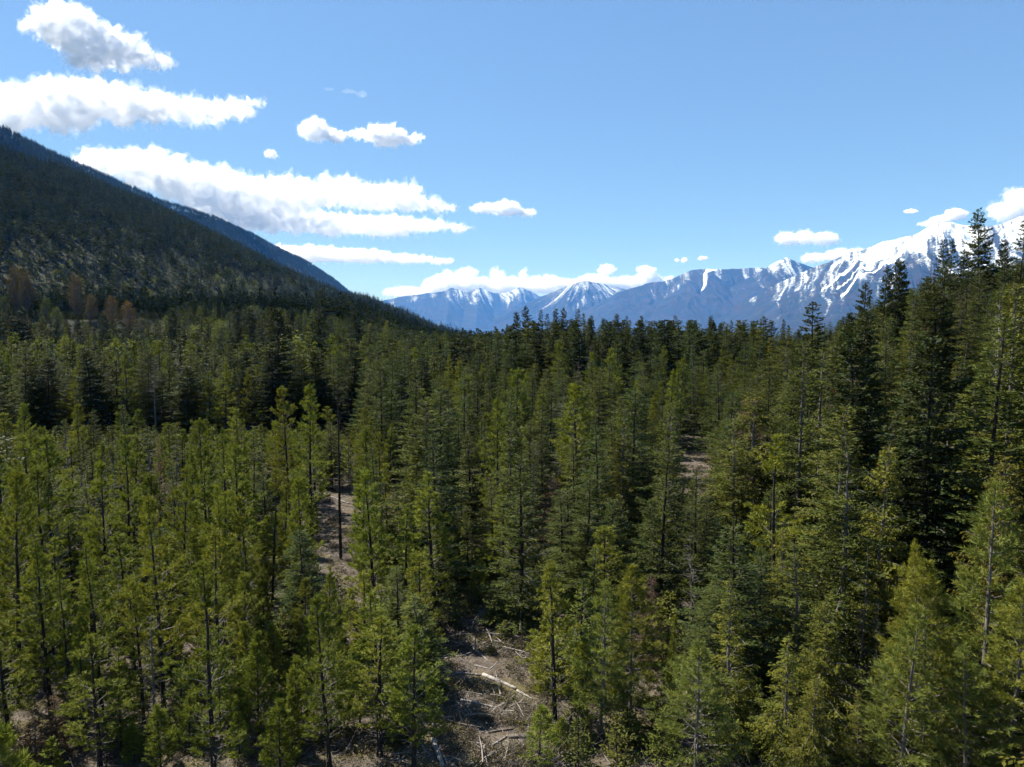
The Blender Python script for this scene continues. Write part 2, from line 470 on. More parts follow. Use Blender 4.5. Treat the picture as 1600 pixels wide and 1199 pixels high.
def merge(parts):
    Vs, Qs, off = [], [], 0
    for V, Q in parts:
        Vs.append(V); Qs.append(Q + off); off += len(V)
    return np.concatenate(Vs), np.concatenate(Qs)

def perp_frame(D):
    ref = np.where(np.abs(D[:, 2:3]) > 0.95, np.array((1.0, 0, 0)), np.array((0, 0, 1.0)))
    A = unit(np.cross(D, ref)); B = np.cross(A, D)
    return A, B

SPEC = {  # H nominal height, R crown radius, cb crown base, sp whorl spacing, nb branches per whorl
    'pine':   dict(H=15, R=2.0,  cb=0.16, sp=0.50, nb=5, a0=10, a1=58, cv=0.24, pw=0.60, low=0.6, style='tuft', nl=0.29, nw=0.042, dead=1.6, tr=0.145, var=0.42),
    'wpine':  dict(H=14, R=2.7,  cb=0.08, sp=0.55, nb=6, a0=-2, a1=50, cv=0.20, pw=0.75, low=0.85, style='tuft', nl=0.38, nw=0.032, dead=0.6, tr=0.13, var=0.36),
    'fir':    dict(H=16, R=2.6,  cb=0.05, sp=0.38, nb=6, a0=-14, a1=42, cv=0.10, pw=0.80, low=0.9, style='spray', nl=0.20, nw=0.060, dead=0.5, tr=0.14, var=0.36),
    'hem':    dict(H=17, R=3.0,  cb=0.10, sp=0.46, nb=6, a0=6, a1=40, cv=-0.30, pw=0.70, low=0.85, style='spray', nl=0.21, nw=0.066, dead=0.8, tr=0.15, var=0.42),
    'cedar':  dict(H=14, R=2.6,  cb=0.05, sp=0.38, nb=6, a0=4, a1=45, cv=-0.18, pw=0.85, low=1.0, style='droop', nl=0.20, nw=0.060, dead=0.6, tr=0.15, var=0.42),
    'dark':   dict(H=24, R=2.9,  cb=0.14, sp=0.52, nb=6, a0=-18, a1=36, cv=0.05, pw=0.62, low=0.65, style='spray', nl=0.34, nw=0.15, dead=1.0, tr=0.22, var=0.42),
    'young':  dict(H=5,  R=1.3,  cb=0.02, sp=0.24, nb=6, a0=0, a1=48, cv=0.08, pw=0.9, low=1.0, style='spray', nl=0.15, nw=0.052, dead=0.0, tr=0.05, var=0.3),
    'ypine':  dict(H=7,  R=1.4,  cb=0.06, sp=0.38, nb=5, a0=20, a1=62, cv=0.22, pw=0.7, low=0.8, style='tuft', nl=0.27, nw=0.036, dead=0.5, tr=0.06, var=0.35),
}

def conifer(kind, seed, lod=0, thin=1.0, H=None):
    """returns trunk, limbs, foliage as (V, Q) with the base at the origin"""
    s = dict(SPEC[kind]); rng = np.random.default_rng(seed)
    s['R'] *= rng.uniform(0.82, 1.22); s['cb'] *= rng.uniform(0.6, 1.6); s['pw'] *= rng.uniform(0.75, 1.3)
    s['a0'] += rng.uniform(-7, 7); s['nb'] += int(rng.integers(-1, 1)); s['sp'] *= rng.uniform(0.9, 1.25)
    hole = rng.uniform(0.0, 0.24)
    H = H or s['H']
    # trunk
    k = 14
    z = np.linspace(0, 1, k)
    bend = np.cumsum(rng.normal(0, 0.035, (k, 2)), 0) * H / 15
    bend -= bend[0]
    bend *= (z[:, None])
    axis = np.concatenate([bend, (z * H)[:, None]], 1)
    axis[0, 2] = -0.6
    if kind == 'hem':
        axis[-1, 0] += 0.25; axis[-2, 0] += 0.05
    rad = s['tr'] * (H / s['H']) * (1 - z) ** 0.85 + 0.014
    rad[0] *= 1.35
    trunk = tubes(axis[None], rad[None], 7 if lod == 0 else 4)
    wood = []
    def at(zz):
        return np.stack([np.interp(zz / H, z, axis[:, 0]), np.interp(zz / H, z, axis[:, 1]), zz], -1)
    sp = s['sp'] * (1.0 if lod == 0 else 1.9 if lod == 1 else 3.2)
    zb = s['cb'] * H
    zz = np.arange(zb, H * 0.975, sp)
    nb = s['nb'] if lod < 2 else 5
    n = len(zz) * nb
    bz = np.repeat(zz, nb) + rng.normal(0, sp * (0.16 if s['style'] == 'tuft' else 0.35), n)
    bz = np.clip(bz, zb * 0.9, H * 0.985)
    t = (bz - zb) / (H - zb)
    keep = rng.random(n) < thin
    azq = np.repeat(np.floor(rng.random(len(zz)) * 4), nb)
    keep &= ~((vnoise(bz / 1.1, azq * 3.3 + seed, seed + 9) < hole) & (t < 0.9))
    az = (np.tile(np.arange(nb), len(zz)) / nb + np.repeat(rng.random(len(zz)), nb)) * 2 * np.pi + rng.normal(0, 0.28, n)
    prof = (1 - t) ** s['pw'] * (s['low'] + (1 - s['low']) * sstep(0, 0.3, t))
    side = 1 + 0.16 * np.sin(az + rng.random() * 6.28) + 0.55 * (vnoise(bz / 1.3, (np.cos(az) + np.sin(az) * 2) * 1.4 + seed * 3.1, seed) - 0.5)
    Lb = s['R'] * prof * side * (1 + s['var'] * rng.uniform(-1.0, 0.62, n)) + 0.10
    if lod == 2: Lb *= 1.08
    A = np.radians(s['a0'] + (s['a1'] - s['a0']) * t ** 1.2 + rng.normal(0, 7, n))
    cv = s['cv'] * (1 - 0.6 * t) + rng.normal(0, 0.05, n)
    keep &= Lb > 0.12
    bz, t, az, Lb, A, cv = (q[keep] for q in (bz, t, az, Lb, A, cv)); n = len(bz)
    P0 = at(bz)
    hd = np.stack([np.cos(az), np.sin(az), 0 * az], -1)
    def bp(idx, q):
        """point and direction at fraction q of branch idx"""
        L = Lb[idx][:, None]; q = q[:, None]; a = A[idx][:, None]; c = cv[idx][:, None]
        p = P0[idx] + hd[idx] * L * q * np.cos(a) + np.array((0, 0, 1.0)) * L * (q * np.sin(a) + c * q * q)
        d = hd[idx] * np.cos(a) + np.array((0, 0, 1.0)) * (np.sin(a) + 2 * c * q)
        return p, unit(d)
    # limbs
    if lod < 2:
        idx = np.arange(n)
        qs = (0.0, 0.5, 1.0)
        PP = np.stack([bp(idx, np.full(n, q))[0] for q in qs], 1)
        br = (0.010 + 0.011 * Lb)[:, None] * np.array((1.0, 0.65, 0.22)) * (1 if lod == 0 else 1.2)
        wood.append(tubes(PP, br, 3))
        # dead twigs on the bare lower trunk
        nd = int(34 * s['dead'] * (1 if lod == 0 else 0.5))
        if nd and zb > 0.5:
            dz = rng.uniform(0.06 * H, zb + 0.25 * H, nd); da = rng.random(nd) * 6.283
            dl = rng.uniform(0.3, 1.25, nd)
            p0 = at(dz); d = np.stack([np.cos(da), np.sin(da), rng.uniform(-0.3, 0.35, nd)], -1)
            pm = p0 + d * dl[:, None] * 0.5; pe = p0 + d * dl[:, None] + np.stack([rng.normal(0, .1, nd), rng.normal(0, .1, nd), rng.uniform(-.1, .2, nd)], -1)
            wood.append(tubes(np.stack([p0, pm, pe], 1), np.array((0.016, 0.011, 0.005)) * np.ones((nd, 1)), 3))
    # foliage
    fol = []
    nl, nw = s['nl'], s['nw']
    if lod == 2:
        m = 2 + (Lb > 0.8 * s['R'] * 0.5).astype(int) * 2
        idx = np.repeat(np.arange(n), m)
        q = rng.uniform(0.12, 0.75, len(idx))
        p, d = bp(idx, q)
        d = unit(d + rng.normal(0, 0.32, d.shape))
        fol.append(blades(p, d, Lb[idx] * rng.uniform(0.45, 0.75, len(idx)) + 0.25, 0.30 + 0.26 * Lb[idx], rng, 0.5))
        tp = np.tile(at(np.array([H * 0.9])), (5, 1)); dd = unit(np.array((0, 0, 1.0)) + rng.normal(0, .12, (5, 3)))
        fol.append(blades(tp, dd, H * 0.11, 0.34, rng))
        return trunk, None, merge(fol)
    if s['style'] == 'tuft':
        step = 0.20 if lod == 0 else 0.42
        m = np.maximum(2, np.round(Lb * 1.55 / step)).astype(int)
        idx = np.repeat(np.arange(n), m)
        q = np.sqrt(rng.uniform(0.16, 1.0, len(idx)))
        last = np.cumsum(m) - 1; q[last] = 1.0
        p, d = bp(idx, q)
        a_, b_ = perp_frame(d)
        off = rng.normal(0, 1, len(idx)) * (1 - 0.75 * q) * Lb[idx] * 0.42
        offz = np.abs(rng.normal(0, 0.09, len(idx)))
        p = p + a_ * off[:, None] + np.array((0, 0, 1.0)) * offz[:, None]
        d = unit(d + a_ * np.sign(off)[:, None] * rng.uniform(0.1, 0.8, len(idx))[:, None] + np.array((0, 0, 1.0)) * rng.uniform(0.1, 0.75, len(idx))[:, None])
        nn = 17 if lod == 0 else 9
        ii = np.repeat(np.arange(len(idx)), nn)
        back = rng.uniform(-0.20, 0.05, len(ii)) * (1 if lod == 0 else 1.5)
        Dn = unit(d[ii] + rng.normal(0, 0.50, (len(ii), 3)))
        fol.append(blades(p[ii] + d[ii] * back[:, None], Dn, nl * rng.uniform(0.65, 1.2, len(ii)) * (1 if lod == 0 else 1.45), nw * (1 if lod == 0 else 2.8), rng))
        # leader
        tz = np.linspace(H * 0.93, H * 1.0, 7); nn = 14
        tp = np.repeat(at(tz), nn, 0); Dn = unit(np.array((0, 0, 0.9)) + rng.normal(0, 0.45, (len(tp), 3)))
        fol.append(blades(tp, Dn, nl * 0.9, nw, rng))
    else:
        droop = s['style'] == 'droop'
        step = (0.105 if lod == 0 else 0.21) * (1.25 if kind == 'dark' else 1)
        m = np.maximum(2, np.round(Lb / step)).astype(int) * 2
        idx = np.repeat(np.arange(n), m)
        q = np.clip(rng.uniform(0.10, 1.03, len(idx)), 0, 1)
        sgn = np.where(rng.random(len(idx)) < 0.5, -1.0, 1.0)
        p, d = bp(idx, q)
        a_, b_ = perp_frame(d)
        tl = (0.16 + 0.40 * Lb[idx] * (1.02 - q) * (0.55 + 0.9 * q)) * rng.uniform(0.7, 1.25, len(idx))
        td = unit(d * 0.75 + a_ * sgn[:, None] * rng.uniform(0.5, 1.1, len(idx))[:, None] + np.array((0, 0, 1.0)) * (rng.normal(-0.55 if droop else -0.10, 0.22, len(idx)))[:, None])
        nb_ = np.maximum(2, np.round(tl / (nl * (0.42 if lod == 0 else 0.75)))).astype(int)
        nb_ = np.minimum(nb_, 9 if droop else 7)
        ii = np.repeat(np.arange(len(idx)), nb_)
        w = rng.random(len(ii))
        pp = p[ii] + td[ii] * (tl[ii] * w)[:, None]
        if droop: pp[:, 2] -= (tl[ii] * w) ** 2 * 0.55
        a2, b2 = perp_frame(td[ii])
        Dn = unit(td[ii] + a2 * rng.normal(0, 0.55, len(ii))[:, None] + b2 * rng.normal(-0.35 if droop else 0.02, 0.22, len(ii))[:, None])
        fol.append(blades(pp, Dn, nl * rng.uniform(0.65, 1.2, len(ii)) * (1 if lod == 0 else 1.7), nw * (1 if lod == 0 else 2.5), rng, 0.55 if not droop else 0.1))
        tz = np.linspace(H * 0.94, H * 0.985, 5); nn = 8
        tp = np.repeat(at(tz), nn, 0); Dn = unit(np.array((0, 0, 0.8)) + rng.normal(0, 0.4, (len(tp), 3)))
        fol.append(blades(tp, Dn, nl * 0.9, nw * 0.8, rng))
    return trunk, merge(wood), merge(fol)

def bare_tree(seed, H, dens=1.0, conif=True, rad=0.11, nbr=None, tw=1.0):
    """standing dead tree: trunk, limbs, forked twigs"""
    rng = np.random.default_rng(seed)
    k = 12; z = np.linspace(0, 1, k)
    bend = np.cumsum(rng.normal(0, 0.05, (k, 2)), 0) * H / 15; bend -= bend[0]; bend *= z[:, None]
    axis = np.concatenate([bend, (z * H)[:, None]], 1); axis[0, 2] = -0.6
    trunk = tubes(axis[None], (rad * (1 - z) ** 0.8 + 0.016)[None], 7)
    wood = []
    n = nbr or int(70 * dens)
    bz = rng.uniform(0.12, 0.97, n) * H; t = bz / H
    p0 = np.stack([np.interp(t, z, axis[:, 0]), np.interp(t, z, axis[:, 1]), bz], -1)
    a = rng.random(n) * 6.283
    L = (1 - t) ** 0.6 * H * 0.12 * rng.uniform(0.35, 1.2, n) + 0.25
    el = rng.normal(0.12 if conif else 0.8, 0.3, n)
    d = np.stack([np.cos(a) * np.cos(el), np.sin(a) * np.cos(el), np.sin(el)], -1)
    c = rng.normal(0.1, 0.18, n)
    q = np.array((0, 0.4, 0.75, 1.0))
    P = p0[:, None] + d[:, None] * (L[:, None] * q)[..., None] + np.array((0, 0, 1.0)) * (c[:, None] * L[:, None] * q ** 2)[..., None]
    P[:, 1:] += rng.normal(0, 0.03, P[:, 1:].shape)
    wood.append(tubes(P, (0.012 + 0.012 * L)[:, None] * np.array((1, .75, .5, .2)), 4))
    ii = np.repeat(np.arange(n), 5)
    w = rng.uniform(0.25, 0.95, len(ii))
    s = p0[ii] + d[ii] * (L[ii] * w)[:, None] + np.array((0, 0, 1.0)) * (c[ii] * L[ii] * w * w)[:, None]
    td = unit(d[ii] + rng.normal(0, 0.6, (len(ii), 3))); tl = L[ii] * rng.uniform(0.15, 0.5, len(ii)) * tw
    wood.append(tubes(np.stack([s, s + td * tl[:, None]], 1), np.array((0.010, 0.004)) * np.ones((len(ii), 1)), 3))
    return trunk, merge(wood)

def broadleaf(seed, H, R, nclump, nleaf, ls, lod=0, base=0.3):
    """upright cottonwood / birch: trunk, rising limbs, clumps of small leaves"""
    rng = np.random.default_rng(seed)
    k = 8; z = np.linspace(0, 1, k)
    bend = np.cumsum(rng.normal(0, 0.12, (k, 2)), 0) * H / 20; bend -= bend[0]
    axis = np.concatenate([bend, (z * H * 0.92)[:, None]], 1); axis[0, 2] = -0.6
    trunk = tubes(axis[None], (0.012 * H * (1 - z) ** 0.9 + 0.02)[None], 6 if lod == 0 else 4)
    wood = []
    n = nclump
    t = rng.uniform(base, 1.0, n); a = rng.random(n) * 6.283
    prof = np.sqrt(np.clip(1 - ((t - 0.58) / 0.46) ** 2, 0.06, 1))
    r = R * prof * np.sqrt(rng.random(n)) * rng.uniform(0.8, 1.1, n)
    C = np.stack([r * np.cos(a), r * np.sin(a), t * H], -1)
    p0z = np.clip(t * H - r * 1.4 - 0.06 * H, 0.15 * H, 0.9 * H)
    p0 = np.stack([np.interp(p0z / (H * .92), z, axis[:, 0]), np.interp(p0z / (H * .92), z, axis[:, 1]), p0z], -1)
    mid = (p0 + C) / 2 + np.array((0, 0, -0.04 * H)) + rng.normal(0, 0.02 * H, (n, 3)) * np.array((1, 1, .4))
    wood.append(tubes(np.stack([p0, mid, C], 1), np.array((0.0045, 0.003, 0.001)) * H * np.ones((n, 1)), 3))
    ii = np.repeat(np.arange(n), nleaf)
    P = C[ii] + rng.normal(0, 1, (len(ii), 3)) * np.array((0.10, 0.10, 0.17)) * R * 1.1
    D = unit(rng.normal(0, 1, (len(ii), 3)) + np.array((0, 0, 0.2)))
    return trunk, merge(wood), blades(P, D, ls * rng.uniform(.7, 1.3, len(ii)), ls * 0.75, rng)

# near models: separate trunk and crown meshes; far models: one mesh with both
NEAR = {}      # kind -> list of (trunk mesh, crown mesh, nominal height)
FARCOL = {}
def crown_mesh(name, limbs, fol, bark, mat):
    if fol is None: return mesh_np(name, limbs[0], [limbs[1]], [M[bark]])
    if limbs is None: return mesh_np(name, fol[0], [fol[1]], [M[mat]])
    return mesh_np(name, np.concatenate([limbs[0], fol[0]]), [limbs[1], fol[1] + len(limbs[0])], [M[bark], M[mat]], False, [0, 1])
def add_near(key, kind, mat, bark, seeds, thin=1.0, H=None):
    L = NEAR.setdefault(key, [])
    for sd in seeds:
        tr, li, fo = conifer(kind, sd, 0, thin, H)
        L.append((mesh_np(key + '_trunk', tr[0], [tr[1]], [M[bark]], True), crown_mesh(key + '_crown', li, fo, 'gbark', mat), H or SPEC[kind]['H']))
add_near('pine', 'pine', 'pine', 'bark', (1, 2, 3, 4, 5, 6, 7, 8), thin=0.9)
add_near('wpine', 'wpine', 'wpine', 'gbark', (11, 12, 13))
add_near('fir', 'fir', 'fir', 'bark', (21, 22, 23, 24, 25, 26))
add_near('hem', 'hem', 'hem', 'gbark', (31, 32, 33, 34))
add_near('cedar', 'cedar', 'cedar', 'gbark', (41, 42, 43))
add_near('dark', 'dark', 'dark', 'bark', (51, 52, 53, 54, 55))
add_near('young', 'young', 'hem', 'bark', (61, 62))
add_near('ypine', 'ypine', 'pine', 'bark', (71, 72, 73))
add_near('brown', 'fir', 'brown', 'gbark', (81, 82), thin=0.6)
def add_bare(key, seeds, H, bark, **kw):
    L = NEAR.setdefault(key, [])
    for sd in seeds:
        tr, li = bare_tree(sd, H, **kw)
        L.append((mesh_np(key + '_trunk', tr[0], [tr[1]], [M[bark]], True), crown_mesh(key + '_crown', li, None, bark, None), H))
add_bare('snag', (91, 92, 93), 15, 'gbark')
add_bare('whitesnag', (95,), 15, 'snag', conif=False, dens=0.8)
add_bare('blacksnag', (97,), 18, 'bark', dens=0.9, rad=0.16)
for key, mat, seeds in (('rusttree', 'rust', (101, 102, 103)), ('leaftree', 'leaf', (105, 106)), ('greytree', 'grey', (107,))):
    L = NEAR.setdefault(key, [])
    for sd in seeds:
        tr, li, fo = broadleaf(sd, 22, 4.2, 150, 26, 0.32)
        L.append((mesh_np(key + '_trunk', tr[0], [tr[1]], [M['gbark']], True), crown_mesh(key + '_crown', li, fo, 'gbark', mat), 22))

def far_model(name, wood, fol, bark, mat):
    V = np.concatenate([wood[0], fol[0]])
    me = mesh_np(name, V, [wood[1], fol[1] + len(wood[0])], [M[bark], M[mat]], False, [0, 1])
    o = bpy.data.objects.new(name, me)
    return o

def far_set(cname, items):
    c = bpy.data.collections.new(cname)
    names = {}
    for key, wood, fol, bark, mat, h in items:
        o = far_model(cname + '_' + key, wood, fol, bark, mat)
        c.objects.link(o)
        names.setdefault(key.rsplit('_', 1)[0], []).append((o.name, h))
    order = sorted(o.name for o in c.objects)
    return c, {k: [(order.index(nm), h) for nm, h in v] for k, v in names.items()}

LET = 'abcdefgh'
def far_conifer(*a):
    tr, li, fo = conifer(*a)
    return (merge([tr, li]) if li is not None else tr), fo
def far_broadleaf(*a):
    tr, li, fo = broadleaf(*a)
    return merge([tr, li]), fo
items = []
for key, kind, mat, bark, seeds in (('pine', 'pine', 'pine', 'bark', (201, 202, 203, 204, 207)), ('wpine', 'wpine', 'wpine', 'gbark', (205, 206)),
                                    ('fir', 'fir', 'fir', 'bark', (211, 212, 213, 214, 215, 216)), ('hem', 'hem', 'hem', 'bark', (221, 222, 223, 224)),
                                    ('cedar', 'cedar', 'cedar', 'bark', (231, 232)), ('dark', 'dark', 'dark', 'bark', (241, 242, 243, 244, 245)),
                                    ('young', 'young', 'hem', 'bark', (251, 252)), ('ypine', 'ypine', 'pine', 'bark', (253, 254))):
    for j, sd in enumerate(seeds):
        w, f_ = far_conifer(kind, sd, 1)
        items.append((key + '_' + LET[j], w, f_, bark, mat, SPEC[kind]['H']))
w, f_ = far_conifer('fir', 261, 1, 0.5); items.append(('brown_a', w, f_, 'gbark', 'brown', 16))
w, f_ = far_broadleaf(262, 16, 3.0, 40, 24, 0.42, 1); items.append(('leaftree_a', w, f_, 'gbark', 'leaf', 16))
w, f_ = far_broadleaf(263, 16, 3.0, 40, 24, 0.40, 1); items.append(('greytree_a', w, f_, 'gbark', 'grey', 16))
MIDC, MIDI = far_set('mid_tree', items)
items = []
for j, sd in enumerate((301, 302, 303, 304, 305)):
    w, f_ = far_conifer('dark' if j % 2 else 'fir', sd, 2, 1.0, 20)
    items.append(('con_' + LET[j], w, f_, 'bark', 'hillfir', 20))
for key, mat, sd in (('birch', 'leaf', 311), ('twigs', 'grey', 312), ('twigs', 'grey', 313)):
    w, f_ = far_broadleaf(sd, 13, 3.0, 16, 9, 1.05, 1, 0.2)
    items.append((key + '_' + LET[sd % 8], w, f_, 'gbark', mat, 13))
w, f_ = far_broadleaf(315, 20, 3.6, 22, 9, 1.1, 1, 0.3); items.append(('rust_a', w, f_, 'gbark', 'rust', 20))
HILC, HILI = far_set('hill_tree', items)

def scatter(name, label, cat, pts, rot, scl, proto, coll, kind='stuff'):
    """one object whose points carry copies of the models in a collection"""
    me = bpy.data.meshes.new(name)
    pts = np.asarray(pts, np.float32); n = len(pts)
    me.vertices.add(n); me.vertices.foreach_set('co', pts.ravel())
    a = me.attributes.new('rot', 'FLOAT_VECTOR', 'POINT'); a.data.foreach_set('vector', np.asarray(rot, np.float32).ravel())
    a = me.attributes.new('scl', 'FLOAT_VECTOR', 'POINT'); a.data.foreach_set('vector', np.asarray(scl, np.float32).ravel())
    a = me.attributes.new('proto', 'INT', 'POINT'); a.data.foreach_set('value', np.asarray(proto, np.int32))
    o = link(name, me)
    ng = bpy.data.node_groups.new(name + '_nodes', 'GeometryNodeTree')
    ng.interface.new_socket('Geometry', in_out='INPUT', socket_type='NodeSocketGeometry')
    ng.interface.new_socket('Geometry', in_out='OUTPUT', socket_type='NodeSocketGeometry')
    gi = ng.nodes.new('NodeGroupInput'); go = ng.nodes.new('NodeGroupOutput')
    ip = ng.nodes.new('GeometryNodeInstanceOnPoints')
    ci = ng.nodes.new('GeometryNodeCollectionInfo'); ci.inputs['Collection'].default_value = coll
    ci.inputs['Separate Children'].default_value = True; ci.inputs['Reset Children'].default_value = True
    def na(nm, typ):
        q = ng.nodes.new('GeometryNodeInputNamedAttribute'); q.data_type = typ; q.inputs['Name'].default_value = nm
        return [s for s in q.outputs if s.enabled][0]
    ng.links.new(gi.outputs[0], ip.inputs['Points']); ng.links.new(ci.outputs[0], ip.inputs['Instance'])
    ip.inputs['Pick Instance'].default_value = True
    ng.links.new(na('proto', 'INT'), ip.inputs['Instance Index'])
    ng.links.new(na('rot', 'FLOAT_VECTOR'), ip.inputs['Rotation'])
    ng.links.new(na('scl', 'FLOAT_VECTOR'), ip.inputs['Scale'])
    ng.links.new(ip.outputs[0], go.inputs[0])
    md = o.modifiers.new('scatter', 'NODES'); md.node_group = ng
    tag(o, label, cat, kind=kind)
    return o

